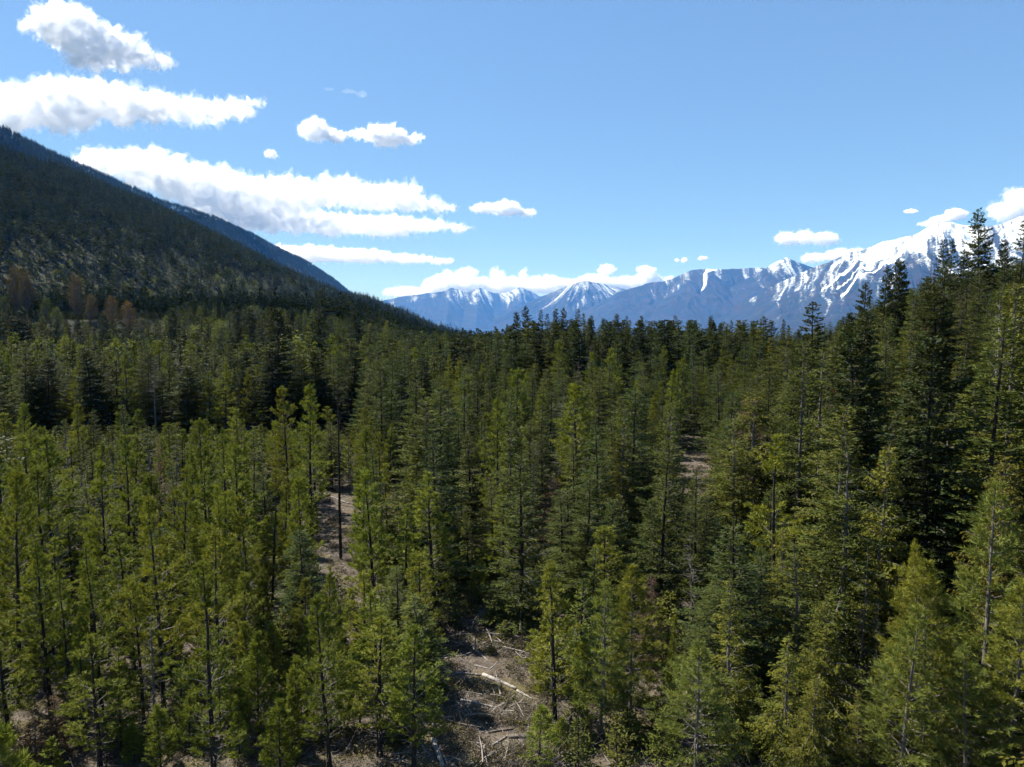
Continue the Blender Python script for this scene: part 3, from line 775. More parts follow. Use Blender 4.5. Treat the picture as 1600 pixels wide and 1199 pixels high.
# ------------------------------------------------------------------ trees: hand-placed ones first
# (u of the top, v of the top, metres ahead, kind, label, crown width factor)
FEAT = [
 # front left pines
 (10, 735, 45, 'pine', 'tall slender pine with full dark trunk showing at the left photo edge', 1.0),
 (103, 885, 42, 'pine', 'left one of two thin-stemmed pines beside the brown cedar bush', .85),
 (124, 955, 41, 'pine', 'right one of two thin-stemmed pines beside the brown cedar bush', .8),
 (148, 850, 44, 'pine', 'airy yellow-green pine with forked dead twigs just behind two thin stems', .95),
 (158, 722, 62, 'pine', 'slim pine with black upper stem left of the double-stemmed pine', 1.0),
 (195, 682, 66, 'pine', 'tallest double-stemmed pine of the left stand', 1.05),
 (243, 772, 44, 'pine', 'tall pine with long black stem reaching the bottom photo edge', 1.0),
 (275, 728, 57, 'pine', 'pine with reddish upper stem right of the long black stem', .95),
 (313, 655, 78, 'pine', 'dense green pine with thick dark stem rising above the left stand', 1.05),
 (349, 668, 84, 'pine', 'bright green pine just right of the thick-stemmed pine', 1.0),
 (373, 692, 76, 'pine', 'pine with straight dark stem in the back of the left stand', .95),
 (345, 762, 52, 'pine', 'left one of two sparse dark pines before the shaded thicket', .9),
 (390, 772, 52, 'pine', 'right one of two sparse dark pines before the shaded thicket', .9),
 (420, 735, 62, 'pine', 'shaded pine in front of the dark thicket', .9),
 (481, 602, 82, 'pine', 'tall full pine left of the bare black snag', 1.15),
 (448, 605, 92, 'pine', 'broad pine crown left behind the tall full pine', 1.1),
 (562, 738, 67, 'pine', 'thin pine right of the bare black snag', .8),
 (592, 688, 74, 'fir', 'bushy dark-sided fir right of the bare black snag', .95),
 (632, 788, 57, 'pine', 'wide bushy yellow-green pine left above the log clearing', 1.35),
 (508, 882, 43, 'pine', 'upright pine with long black stem near the bottom photo edge', 1.0),
 (590, 925, 42, 'pine', 'big dark-sided pine at the left rim of the log clearing', 1.45),
 (474, 905, 51, 'pine', 'small pine behind the upright black-stemmed pine', .9),
 (400, 990, 41, 'ypine', 'short pine with curved tips in front of the shaded thicket', 1.2),
 (341, 1015, 41, 'ypine', 'short spindly pine left of the curved-tip pine', 1.0),
 (435, 1085, 40, 'ypine', 'low pale pine at the bottom edge right of the curved-tip pine', 1.1),
 (560, 1000, 43, 'ypine', 'young pine tucked behind the big dark-sided pine', 1.1),
 (455, 842, 60, 'pine', 'thin pine with pale twigs behind the small pine', .8),
 (215, 905, 43, 'pine', 'leafy pine between the long black stems at lower left', .95),
 (60, 860, 47, 'pine', 'pine filling the gap right of the leftmost tall pine', 1.0),
 (3, 1146, 27, 'ypine', 'bright green pine tip poking into the bottom left corner', 1.0),
 (105, 652, 105, 'fir', 'pale silvery young fir standing before the dark gap', .9),
 (143, 640, 108, 'fir', 'taller silvery fir right beside the pale young fir', .95),
 (206, 628, 100, 'fir', 'silvery fir with layered boughs above the double-stemmed pine', 1.0),
 (130, 690, 86, 'fir', 'bushy green fir with level boughs in the left stand', 1.25),
 (75, 735, 66, 'fir', 'dark-shaded fir behind the leftmost tall pine', 1.1),
 (33, 630, 112, 'pine', 'yellowish pine in the back left row', 1.0),
 (245, 678, 84, 'brown', 'grey-brown dying tree in the left stand', .8),
 (436, 480, 165, 'dark', 'single broad near-black fir standing out on the left', 1.25),
 (488, 452, 230, 'dark', 'tallest open-branched fir behind the near-black one', .95),
 (85, 1085, 40, 'cedarb', 'brown cedar bush at the lower left', 1.0),
 (50, 1110, 38, 'cedarb', 'smaller brown cedar bush in the bottom left corner', 1.0),
 # around the clearing
 (700, 905, 58, 'young', 'yellowish bushy young hemlock at the back of the clearing', 1.35),
 (736, 910, 60, 'young', 'small yellow hemlock right of the bushy young hemlock', .9),
 (803, 890, 61, 'hemy', 'drooping-boughed young hemlock behind the clearing', 1.5),
 (790, 968, 55, 'young', 'tiny blue-green fir growing beside the fallen logs', 1.1),
 (733, 802, 66, 'young', 'pale green pointed fir lit against black shade', 1.0),
 (868, 878, 43, 'pine', 'full pine with twin dark stem at the right rim of the clearing', 1.35),
 (905, 905, 48, 'young', 'silver-green fir top behind the twin-stem pine', 1.1),
 (940, 905, 42, 'wpine', 'bright green tufted pine right of the twin-stem pine', 1.15),
 (988, 888, 43.5, 'wpine', 'blue-green tufted pine left of the red-brown dead fir', 1.05),
 (1022, 895, 51, 'brown', 'red-brown dead fir with needles still on', .85),
 (1049, 960, 46, 'pine', 'thin dark-stemmed sapling pine right of the dead fir', .6),
 (1092, 990, 38, 'wpine', 'pale fluffy pine at the bottom edge left of the dark fir', 1.25),
 (1152, 808, 46, 'fir', 'big dense dark green fir with black shaded side', 1.75),
 (1086, 828, 54, 'snag', 'slim half-dead pine left above the dense dark fir', 1.0),
 (830, 655, 88, 'fir', 'tall yellow-tinged fir in the centre above the clearing', 1.15),
 (700, 605, 100, 'fir', 'broad-topped fir left of the dark fir in the centre', 1.25),
 (748, 572, 108, 'dark', 'dark narrow fir wedge in the centre', .9),
 (678, 668, 82, 'fir', 'green fir left behind the pointed pale fir', 1.0),
 (885, 618, 96, 'fir', 'pointed yellow-green fir right of the centre', 1.1),
 (935, 690, 88, 'hem', 'drooping dark hemlock in the middle of the photo', .9),
 (985, 660, 90, 'fir', 'round-shouldered green fir left of the big dark hemlock', 1.2),
 (1044, 630, 84, 'hemd', 'big dark hemlock with heavy black boughs beside the beige opening', 1.35),
 (770, 745, 72, 'fir', 'fir in deep shade behind the pale pointed fir', 1.2),
 (828, 690, 78, 'snag', 'thin grey dead stem among the centre firs', .9),
 (880, 760, 66, 'fir', 'dense fir behind the twin-stem pine', 1.3),
 (960, 780, 64, 'fir', 'dark-bottomed fir behind the tufted pines', 1.35),
 (690, 790, 68, 'fir', 'shaded fir at the back left of the clearing', 1.2),
 (527, 600, 75, 'blacksnag', 'bare black snag standing in the small dry opening', 1.0),
 # right
 (1290, 935, 40, 'cedar', 'yellow-green cedar with hanging sprays at the bottom right of centre', 1.0),
 (1232, 985, 38, 'cedar', 'low cedar with bright sprays right of the dark fir', 1.1),
 (1225, 820, 55, 'cedar', 'pale cedar behind the dense dark fir', 1.05),
 (1266, 1055, 36, 'cedart', 'thin-topped cedar with bare pale twigs at the bottom edge', .8),
 (1345, 1075, 37, 'cedar', 'small cedar in front of the grey snags', .8),
 (1330, 668, 48, 'hem', 'tall hemlock with long drooping boughs and bare grey lower trunk', 1.3),
 (1375, 690, 53, 'cedar', 'tall dark cedar right beside the long-boughed hemlock', 1.0),
 (1351, 850, 46, 'snag', 'slim grey snag between hemlock trunks', .6),
 (1371, 935, 45, 'snag', 'shorter grey snag right of the slim one', .5),
 (1418, 945, 36, 'wpine', 'bright yellow-green fluffy pine at lower right', 1.2),
 (1462, 880, 38, 'wpine', 'fluffy pine with forked top right of the bright yellow-green one', 1.15),
 (1445, 848, 43, 'wpine', 'dead-topped pine behind the forked fluffy pine', .8),
 (1552, 752, 41, 'wpine', 'large blue-green fluffy pine with grey trunk at right', 1.2),
 (1582, 712, 46, 'cedar', 'tall cedar at the right edge behind the large fluffy pine', 1.0),
 (1590, 905, 35, 'wpine', 'dense fluffy pine in the bottom right corner', 1.15),
 (1520, 1010, 35, 'wpine', 'low fluffy pine left of the bottom right corner', 1.1),
 (1455, 625, 64, 'hemd', 'dark hemlock with level boughs on the lower right slope', 1.2),
 (1404, 655, 68, 'brownish', 'yellow-brown fading fir left of the level-boughed hemlock', 1.0),
 (1540, 590, 62, 'hemd', 'heavy dark hemlock at right with stacked boughs', 1.5),
 (1590, 540, 66, 'hemd', 'dark hemlock cut by the right photo edge', 1.4),
 (1285, 625, 82, 'hem', 'light-tipped hemlock left behind the long-boughed hemlock', 1.0),
 (1235, 690, 74, 'fir', 'soft green fir in the right middle ground', 1.1),
 (1170, 640, 92, 'fir', 'pale green fir right of the beige opening', 1.1),
 (1140, 610, 100, 'fir', 'slim light fir just right of the beige opening', 1.0),
 # right slope skyline
 (1377, 415, 132, 'dark', 'leaning-topped conifer leftmost on the right skyline', .8),
 (1400, 404, 138, 'dark', 'left one of a pair of open-crowned conifers against the snow', .75),
 (1416, 407, 140, 'dark', 'right one of a pair of open-crowned conifers against the snow', .75),
 (1456, 392, 140, 'snag', 'half-bare dead conifer against the snow mountain', .9),
 (1476, 372, 142, 'dark', 'dark flat-topped conifer below the snowy summit', .95),
 (1491, 375, 140, 'dark', 'dark conifer right of the flat-topped one', .85),
 (1508, 388, 135, 'dark', 'bushy dark conifer between the flat-topped one and the tallest spire', .9),
 (1537, 326, 132, 'dark', 'tallest spire-topped conifer on the right skyline', .95),
 (1563, 374, 130, 'dark', 'slender conifer right of the tallest spire', .75),
 (1574, 386, 126, 'dark', 'dark clumpy conifer near the right skyline end', .9),
 (1598, 340, 118, 'dark', 'conifer cut by the right photo edge on the skyline', 1.0),
 (1440, 430, 128, 'dark', 'dark conifer left of the half-bare one on the skyline', .9),
 (1350, 440, 126, 'dark', 'thin-topped conifer where the right skyline drops', .8),
 (1325, 488, 128, 'dark', 'low thin conifer at the foot of the right skyline', .8),
 (1480, 405, 116, 'fir', 'yellow-green conifer in front of the right skyline', 1.1),
 (1530, 420, 112, 'fir', 'bright green conifer below the tallest spire', 1.1),
 (1447, 500, 112, 'brown', 'rusty dying conifer on the right slope', .75),
 (1500, 470, 100, 'hem', 'light-edged hemlock in the middle of the right slope', 1.1),
 (1563, 468, 88, 'whitesnag', 'bleached white branching snag on the right slope', 1.0),
 (1390, 500, 108, 'fir', 'soft green fir on the left part of the right slope', 1.05),
 (1340, 520, 112, 'fir', 'green fir at the left foot of the right slope', 1.1),
 (1270, 470, 118, 'dark', 'tall dark ragged fir standing alone above the crest', 1.4),
 (1318, 505, 150, 'hem', 'fir beside the tall ragged one', .9),
 (1425, 560, 86, 'hem', 'hemlock with bright tips low on the right slope', 1.1),
 (1365, 560, 92, 'fir', 'even green fir left of the bright-tipped hemlock', 1.1),
 (1500, 560, 78, 'cedar', 'yellow cedar among the dark right slope hemlocks', 1.0),
]
CREST = [(795, 506, 250), (808, 486, 235), (821, 478, 228), (832, 500, 232), (845, 483, 226), (856, 490, 236), (868, 480, 230), (884, 480, 226), (894, 498, 238),
         (905, 482, 222), (914, 489, 232), (924, 492, 228), (945, 497, 236), (960, 490, 222), (978, 493, 226), (1000, 493, 232), (1015, 505, 230), (1030, 500, 228),
         (1047, 500, 236), (1058, 492, 224), (1075, 504, 230), (1087, 500, 238), (1112, 493, 216), (1128, 506, 232), (1142, 500, 236), (1160, 505, 228), (1178, 500, 226),
         (1192, 493, 218), (1206, 500, 224), (1220, 498, 228), (1234, 508, 226), (1248, 514, 222)]
SHAPE = {'cedarb': ('young', 'brown'), 'hemy': ('young', 'hem'), 'hemd': ('hem', 'dark'), 'brownish': ('fir', 'brown'), 'cedart': ('cedar', None)}
NAME = {'pine': 'pine_tree', 'wpine': 'pine_tree', 'ypine': 'pine_tree', 'fir': 'fir_tree', 'dark': 'spruce_tree', 'young': 'fir_tree', 'hem': 'hemlock_tree',
        'cedar': 'cedar_tree', 'brown': 'dead_tree', 'snag': 'dead_tree', 'whitesnag': 'dead_tree', 'blacksnag': 'dead_tree', 'rusttree': 'cottonwood_tree',
        'leaftree': 'cottonwood_tree', 'greytree': 'cottonwood_tree'}
CAT = {'pine_tree': 'pine tree', 'fir_tree': 'fir tree', 'hemlock_tree': 'hemlock tree', 'cedar_tree': 'cedar tree', 'dead_tree': 'dead tree', 'spruce_tree': 'spruce tree',
       'cottonwood_tree': 'cottonwood tree'}

TREES = []      # dicts: x y z H kind w label group feat
def put(u, v, Y, kind, label, w=1.0, group=None):
    p = px(u, v, Y)
    g = gz(p[0], Y)
    H = p[2] - g
    TREES.append(dict(x=p[0], y=Y, z=g, H=H, kind=kind, w=w, label=label, group=group, feat=True))
    return H
for u, v, Y, kind, label, w in FEAT:
    k = kind
    if kind == 'cedarb': k = 'brownbush'
    elif kind == 'hemy': k = 'young'
    elif kind == 'hemd': k = 'hem'
    elif kind == 'brownish': k = 'brown'
    elif kind == 'cedart': k = 'cedar'
    H = put(u, v, Y, k, label, w)
for i, (u, v, Y) in enumerate(CREST):
    put(u, v, Y, 'dark', None, float(RNG.uniform(0.75, 1.1)))
# brown cedar bushes use a browned young shape
add_near('brownbush', 'young', 'brown', 'gbark', (63,), 0.8)
NAME['brownbush'] = 'cedar_tree'

# cottonwoods at the foot of the valley wall
COTT = [(22, 405, 400, 'rusttree', 'dull orange cottonwood at the left photo edge'), (38, 412, 395, 'rusttree', 'brown-orange wide cottonwood second from the left edge'),
        (118, 418, 385, 'rusttree', 'tall orange cottonwood in the shade at the hill foot'), (140, 450, 375, 'rusttree', 'small orange cottonwood beside the tall orange one'),
        (174, 452, 365, 'rusttree', 'brightest orange cottonwood at the hill foot'), (200, 460, 360, 'rusttree', 'orange cottonwood right of the brightest one'),
        (70, 455, 370, 'leaftree', 'pale green cottonwood between the orange ones'), (88, 470, 362, 'leaftree', 'lower pale green cottonwood below the orange ones'),
        (5, 452, 372, 'leaftree', 'pale green cottonwood in the left edge shade'), (225, 485, 355, 'greytree', 'bare grey cottonwood right of the orange ones'),
        (345, 492, 300, 'leaftree', 'round light green tree above the left conifers'),
        (400, 468, 330, 'greytree', 'bare whitish tree behind the left conifers')]
for u, v, Y, k, lab in COTT:
    put(u, v + 12, Y, k, lab, 0.9)
for i in range(30):      # dark conifers in front of them
    put(float(RNG.uniform(-20, 560)), float(RNG.uniform(478, 512)), float(RNG.uniform(268, 335)), 'dark', None, float(RNG.uniform(.9, 1.3)))

# ---- random infill
FX = np.array([t['x'] for t in TREES]); FY = np.array([t['y'] for t in TREES])
cell = {}
def ok(x, y, r):
    c = 6.0; i, j = int(x // c), int(y // c)
    for a in (-1, 0, 1):
        for b in (-1, 0, 1):
            for (qx, qy, qr) in cell.get((i + a, j + b), ()):
                if (qx - x) ** 2 + (qy - y) ** 2 < (0.5 * (r + qr)) ** 2: return False
    return True
def addc(x, y, r):
    cell.setdefault((int(x // 6.0), int(y // 6.0)), []).append((x, y, r))
for t in TREES: addc(t['x'], t['y'], 2.6 if t['kind'] != 'dark' else 3.6)
rr = np.random.default_rng(77)
NTRY = 60000
ys = np.sqrt(rr.uniform(30 ** 2, 480 ** 2, NTRY)); us = rr.uniform(-1.02, 1.02, NTRY)
order = np.argsort(ys)
xs = us * (0.74 * ys + 16)
gzv = ground_z(xs, ys); pn = vnoise(xs / 22, ys / 22, 5); pr = rr.random((NTRY, 6))
for i in range(NTRY):
    x, y, g = float(xs[i]), float(ys[i]), float(gzv[i]); r = pr[i]
    u0, v0 = proj(x, y, g)
    if y < 36 and abs(x) < 0.74 * y + 2: continue
    dens = (2.5 if x < -4 else 3.3) if y < 62 else 3.6 if y < 120 else 3.9 if y < 220 else 4.7
    # openings
    if 662 < u0 < 838 and y < 57: continue
    if 836 < u0 < 1000 and y < 51: continue
    if 496 < u0 < 568 and 44 < y < 108: continue
    if 1052 < u0 < 1112 and 72 < y < 138: continue
    gap = x < -12 and 108 < y < 156 and u0 < 600 - (y - 108)
    slope = x > max(30, 0.36 * y) - 6
    if y > 190 and not slope: zone = 'crest' if x > -25 else 'back'
    elif slope: zone = 'slope'
    elif x < -0.10 * y - 4 or (y < 62 and x < -6): zone = 'left' if y < 112 else 'leftfar'
    elif x < 0.30 * y: zone = 'centre'
    else: zone = 'right'
    q = r[0]
    if zone == 'left':
        k = 'pine' if q < 0.74 else 'fir' if q < 0.87 else 'ypine' if q < 0.94 else 'snag'
        H = 8.0 + 6.2 * r[1]
        if k == 'fir': H *= 0.85
        if k == 'ypine': H = 3.5 + 4 * r[1]
    elif zone == 'leftfar':
        k = 'fir' if q < 0.48 else 'dark' if q < 0.70 else 'pine' if q < 0.84 else 'hem' if q < 0.97 else 'snag'
        H = 13 + 8 * r[1]
        if gap: k = 'young' if q < .7 else 'ypine'; H = 2.5 + 3.5 * r[1]
    elif zone == 'centre':
        k = 'fir' if q < 0.52 else 'pine' if q < 0.76 else 'hem' if q < 0.93 else 'snag' if q < .975 else 'brown'
        H = 7.5 + 10.5 * r[1] ** 1.2
    elif zone == 'right':
        k = 'cedar' if q < 0.32 else 'fir' if q < 0.60 else 'hem' if q < 0.84 else 'pine' if q < .95 else 'snag'
        H = 7 + 10 * r[1]
    elif zone == 'slope':
        k = 'hem' if q < 0.38 else 'fir' if q < 0.68 else 'cedar' if q < 0.80 else 'dark' if q < 0.96 else 'brown'
        H = 12 + 14 * r[1]
        if y < 48: k = 'wpine' if q < .7 else 'cedar'; H = 8 + 4 * r[1]
    elif zone == 'crest':
        k = 'dark' if q < 0.5 else 'fir' if q < .85 else 'hem' if q < .98 else 'brown'
        H = 14 + 7.5 * r[1]
    else:
        k = 'fir' if q < 0.36 else 'dark' if q < 0.78 else 'pine' if q < .90 else 'leaftree' if q < .915 else 'hem'
        H = 14 + 8 * r[1]
    if y < 58 and zone in ('left', 'centre', 'right'): H *= 0.72 + 0.2 * r[2]
    if gap: dens = 2.0
    if zone == 'slope' and y > 60: dens = max(dens, 4.2)
    rad = dens * (0.8 + 0.5 * r[3]) * (1.15 if k in ('hem', 'cedar', 'dark', 'wpine') else 1)
    if not ok(x, y, rad): continue
    ut, vt = proj(x, y, g + H)
    # keep the skyline and the front row clear
    if zone == 'crest' and vt < 500: H = max(6.0, H - (500 - vt) / F * y)
    if zone == 'back':
        lb = np.interp(ut, [0, 400, 560, 640, 780], [522, 515, 528, 540, 548]) - (r[2] - .3) * 30 if y < 335 else np.interp(ut, [0, 230, 300, 500, 780], [503, 505, 475, 492, 530]) - (r[2] - .5) * 16
        if vt < lb: H = max(5.0, H - (lb - vt) / F * y)
    lim = 730 if y < 60 and u0 < 660 else 655 + (r[2] - 0.35) * 110 if y < 112 and u0 < 440 else 560 if y < 120 and u0 < 1180 else 0
    if vt < lim: H = max(3.0, H - (lim - vt) / F * y)
    if slope:
        sky = np.interp(ut, [1250, 1310, 1350, 1400, 1470, 1540, 1600, 1700], [545, 535, 510, 490, 458, 445, 432, 400]) + (r[2] - 0.5) * 70
        if vt < sky: H = max(6.0, H - (sky - vt) / F * y)
    addc(x, y, rad)
    TREES.append(dict(x=x, y=y, z=g, H=H, kind=k, w=float(1.02 + 0.55 * r[4]), label=None, group=None, feat=False, zone=zone))

# ---- low young trees between the tall ones
low = {}
def oklow(x, y, r):
    i, j = int(x // 3), int(y // 3)
    for a in (-1, 0, 1):
        for b in (-1, 0, 1):
            for (qx, qy) in low.get((i + a, j + b), ()):
                if (qx - x) ** 2 + (qy - y) ** 2 < r * r: return False
    return True
for t in TREES: low.setdefault((int(t['x'] // 3), int(t['y'] // 3)), []).append((t['x'], t['y']))
NL = 3600
ys = np.sqrt(rr.uniform(37 ** 2, 100 ** 2, NL)); xs = rr.uniform(-1, 1, NL) * (0.72 * ys + 4); gzv = ground_z(xs, ys); pr = rr.random((NL, 4))
for i in range(NL):
    x, y, g = float(xs[i]), float(ys[i]), float(gzv[i]); r = pr[i]
    u0, v0 = proj(x, y, g)
    if 664 < u0 < 838 and y < 57: continue
    if 500 < u0 < 566 and 60 < y < 108: continue
    if not oklow(x, y, 1.45 if y < 60 else 1.9): continue
    low.setdefault((int(x // 3), int(y // 3)), []).append((x, y))
    if u0 < 640: k = 'ypine' if r[0] < .8 else 'young'
    elif u0 < 1100: k = 'young' if r[0] < .65 else 'ypine'
    else: k = 'young' if r[0] < .5 else 'cedar' if r[0] < .85 else 'ypine'
    TREES.append(dict(x=x, y=y, z=g, H=float(1.6 + 3.2 * r[1] ** 1.3), kind=k, w=float(.85 + .5 * r[2]), label=None, group=None, feat=False, zone='low'))

# ---- which are separate objects: the ones that show largest
def shown(t):
    u, v = proj(t['x'], t['y'], t['z'] + t['H'])
    u2, v2 = proj(t['x'], t['y'], t['z'])
    t['u'], t['v'] = u, v
    vis = max(0.0, min(v2, 1199) - max(v, 0))
    if u < -25 or u > 1625: vis = 0
    return vis
for t in TREES: t['size'] = shown(t)
CAP = {'pine_tree': 290, 'fir_tree': 230, 'hemlock_tree': 130, 'cedar_tree': 90, 'spruce_tree': 160, 'dead_tree': 60, 'cottonwood_tree': 30}
cnt = {}
for t in TREES: t['name'] = NAME[t['kind']]; t['single'] = False
for t in sorted(TREES, key=lambda t: -t['size'] - (1e6 if t['feat'] else 0)):
    if t['size'] <= 0: continue
    if not t['feat'] and t['y'] > 190: continue
    if cnt.get(t['name'], 0) < CAP[t['name']]:
        cnt[t['name']] = cnt.get(t['name'], 0) + 1; t['single'] = True

ORD = ['first', 'second', 'third', 'fourth', 'fifth', 'sixth', 'seventh', 'eighth', 'ninth', 'tenth', 'eleventh', 'twelfth', 'thirteenth', 'fourteenth', 'fifteenth',
       'sixteenth', 'seventeenth', 'eighteenth', 'nineteenth', 'twentieth']
def ordn(i):
    if i < 20: return ORD[i]
    tens = {2: 'twenty', 3: 'thirty', 4: 'forty', 5: 'fifty', 6: 'sixty', 7: 'seventy', 8: 'eighty', 9: 'ninety'}
    n = i + 1
    if n > 99: return str(n) + 'th'
    tn = tens[n // 10]
    return tn + '-' + ORD[n % 10 - 1] if n % 10 else (tn[:-1] + 'ieth')
LOOK = {'pine': 'yellow-green pine with open tufted crown', 'wpine': 'fluffy long-needled pine', 'ypine': 'short young pine', 'fir': 'mid-green fir with level boughs', 'dark': 'dark narrow spruce',
        'young': 'small young fir', 'hem': 'hemlock with drooping boughs', 'cedar': 'yellow-green cedar with hanging sprays', 'brown': 'brown-needled dying conifer', 'snag': 'thin bare grey dead conifer',
        'rusttree': 'orange cottonwood', 'leaftree': 'pale green cottonwood', 'greytree': 'bare grey cottonwood'}
GROUPS = {'pine_tree': 'pines of the near stand', 'fir_tree': 'firs of the near forest', 'hemlock_tree': 'hemlocks of the near forest', 'cedar_tree': 'cedars of the right side',
          'spruce_tree': 'dark spruces of crest and slope', 'dead_tree': 'dead trees among the conifers', 'cottonwood_tree': 'cottonwoods at the hill foot'}
def rowname(t):
    y = t['y']
    if t['feat'] and t['kind'] == 'dark' and y > 250 and t['u'] < 600: return 'at the shaded hill foot'
    if t['feat'] and t['kind'] == 'dark' and y > 200 and t['u'] > 780: return 'on the crest line below the far mountains'
    if t.get('zone') == 'slope': return 'low on the right slope' if y < 75 else 'midway up the right slope' if y < 115 else 'high on the right slope'
    return 'in the front row' if y < 46 else 'in the second row' if y < 56 else 'in the third row' if y < 70 else 'in the fourth row' if y < 88 else 'in the fifth row' if y < 112 else 'in the sixth row' if y < 150 else 'in the far rows'
bins = {}
for t in TREES:
    if t['single'] and not t['label']: bins.setdefault((LOOK[t['kind']], rowname(t)), []).append(t)
for (look, row), L in bins.items():
    L.sort(key=lambda t: t['u'])
    for i, t in enumerate(L):
        t['label'] = look + ' ' + row + (', ' + ordn(i) + ' such from the left' if len(L) > 1 else '')

used = {}
def place(t):
    k = t['kind']
    L = NEAR[k]
    used[k] = used.get(k, -1) + 1
    tm, cm, hn = L[used[k] % len(L)]
    s = t['H'] / hn
    e = bpy.data.objects.new(t['name'], None)
    COL.objects.link(e)
    e.empty_display_size = 0.5
    e.location = (t['x'], t['y'], t['z'] - 0.05)
    wx = (s if s > 1 else s ** 0.55) * t['w']
    e.rotation_euler = (random.gauss(0, 0.025), random.gauss(0, 0.025), random.uniform(0, 6.28))
    e.scale = (wx, wx, s)
    a = bpy.data.objects.new('trunk', tm); COL.objects.link(a); a.parent = e
    if cm:
        a = bpy.data.objects.new('crown', cm); COL.objects.link(a); a.parent = e
    tag(e, t['label'], CAT[t['name']], GROUPS[t['name']])
for t in TREES:
    if t['single']: place(t)

# ---- the remaining trees of the valley floor
P, Rr, Sc, Pi = [], [], [], []
for t in TREES:
    if t['single']: continue
    k = t['kind']
    k = {'snag': 'greytree', 'rusttree': 'leaftree'}.get(k, k)
    idx, hn = MIDI[k][random.randrange(len(MIDI[k]))]
    s = t['H'] / hn; wx = (s if s > 1 else s ** 0.55) * t['w']
    P.append((t['x'], t['y'], t['z'] - 0.05)); Rr.append((0, 0, random.uniform(0, 6.28))); Sc.append((wx, wx, s)); Pi.append(idx)
scatter('forest', 'dense conifer forest filling the valley floor behind the near trees', 'forest', P, Rr, Sc, Pi, MIDC)

# ---- valley beyond and the wooded valley wall
def jitter_grid(x0, x1, y0, y1, sp, rng):
    X, Yv = np.meshgrid(np.arange(x0, x1, sp), np.arange(y0, y1, sp))
    X = X + rng.uniform(-.5, .5, X.shape) * sp; Yv = Yv + rng.uniform(-.5, .5, X.shape) * sp
    return X.ravel(), Yv.ravel()
rg = np.random.default_rng(9)
X, Yv = jitter_grid(-1750, 420, 380, 2900, 8.0, rg)
kp = (np.abs(X) < 0.76 * Yv + 60) & (X < 0.30 * Yv + 10)
kp &= (Yv < 1000) | (rg.random(len(X)) < 0.85)
X, Yv = X[kp], Yv[kp]
kp = (Yv >= 478) | (np.abs(X) > 0.74 * Yv + 8)
X, Yv = X[kp], Yv[kp]
Z = ground_z(X, Yv)
U, Vv = proj(X, Yv, Z + 20)
kp = (U > -90) & (U < 900) & (Vv > 100)
# not the far side of the ridge
crest = tent(RIDGE1, 0.0, X, Yv)
X, Yv, Z, U, Vv = X[kp], Yv[kp], Z[kp], U[kp], Vv[kp]
n = len(X)
nz = fbm(X / 170, Yv / 170, 61, 4); rnd = rg.random((n, 4))
band = sstep(20, 60, Z) * sstep(215, 120, Z + (nz - 0.5) * 160) * sstep(2300, 1700, Yv)
P, Rr, Sc, Pi = [], [], [], []
con, bir, twg, rus = HILI['con'], HILI['birch'], HILI['twigs'], HILI['rust']
for i in range(n):
    reg = band[i] * (1.0 if nz[i] > 0.40 else 0.35)
    r = rnd[i]
    if r[0] < reg * 0.40:
        if r[3] < 0.08: continue
        L = twg if r[1] > 0.22 else bir; H = 6 + 6 * r[2]; w = 1.0
    elif r[0] < reg * 0.8:
        L = con; H = 7 + 8 * r[2]; w = 1.1
    elif r[0] > 0.985 and Z[i] < 160 and Yv[i] < 1300:
        L = bir; H = 10 + 6 * r[2]; w = 1
    else:
        L = con; H = 15 + 11 * r[2]; w = 1.0
    idx, hn = L[int(r[3] * 0.999 * len(L))]
    s = H / hn
    P.append((X[i], Yv[i], Z[i] - 1.0)); Rr.append((0, 0, 6.28 * r[1])); Sc.append((s * w * 1.45, s * w * 1.45, s)); Pi.append(idx)
scatter('hillside_forest', 'dark conifers and pale regrowth covering the left valley wall', 'forest', P, Rr, Sc, Pi, HILC)
nA = len(P)

# ---- the farther blue ridge
A = np.array(RIDGE2)
seg = np.hypot(np.diff(A[:, 0]), np.diff(A[:, 1])); s = np.concatenate([[0], np.cumsum(seg)])
nR = 15000
T = rg.uniform(s[1] * 0.6, s[-1], nR)
cx_, cy_ = np.interp(T, s, A[:, 0]), np.interp(T, s, A[:, 1])
off = np.abs(rg.normal(0, 1, nR)) * 230 - 20
X = cx_ + off * 0.96; Yv = cy_ - off * 0.25
Z = ground_z(X, Yv); U, Vv = proj(X, Yv, Z)
r = rg.random((nR, 3)); kp = (U > -60)
idx = np.array([c[0] for c in con])[(r[:, 0] * 0.999 * len(con)).astype(int)]
s_ = (16 + 12 * r[:, 1]) / 20
scatter('ridge_forest', 'blue-hazed conifer forest along the farther left ridge', 'forest',
        np.stack([X, Yv, Z - 1], -1)[kp], np.stack([0 * X, 0 * X, 6.28 * r[:, 2]], -1)[kp], np.stack([s_ * 1.6, s_ * 1.6, s_], -1)[kp], idx[kp], HILC)
#print('TREES', len(TREES), 'single', cnt, 'hill', nA)
for t in TREES:
    if t['feat'] and (t['H'] < 3 or t['H'] > 30): print('H?', round(t['H'], 1), t['kind'], t['label'], round(t['y']))

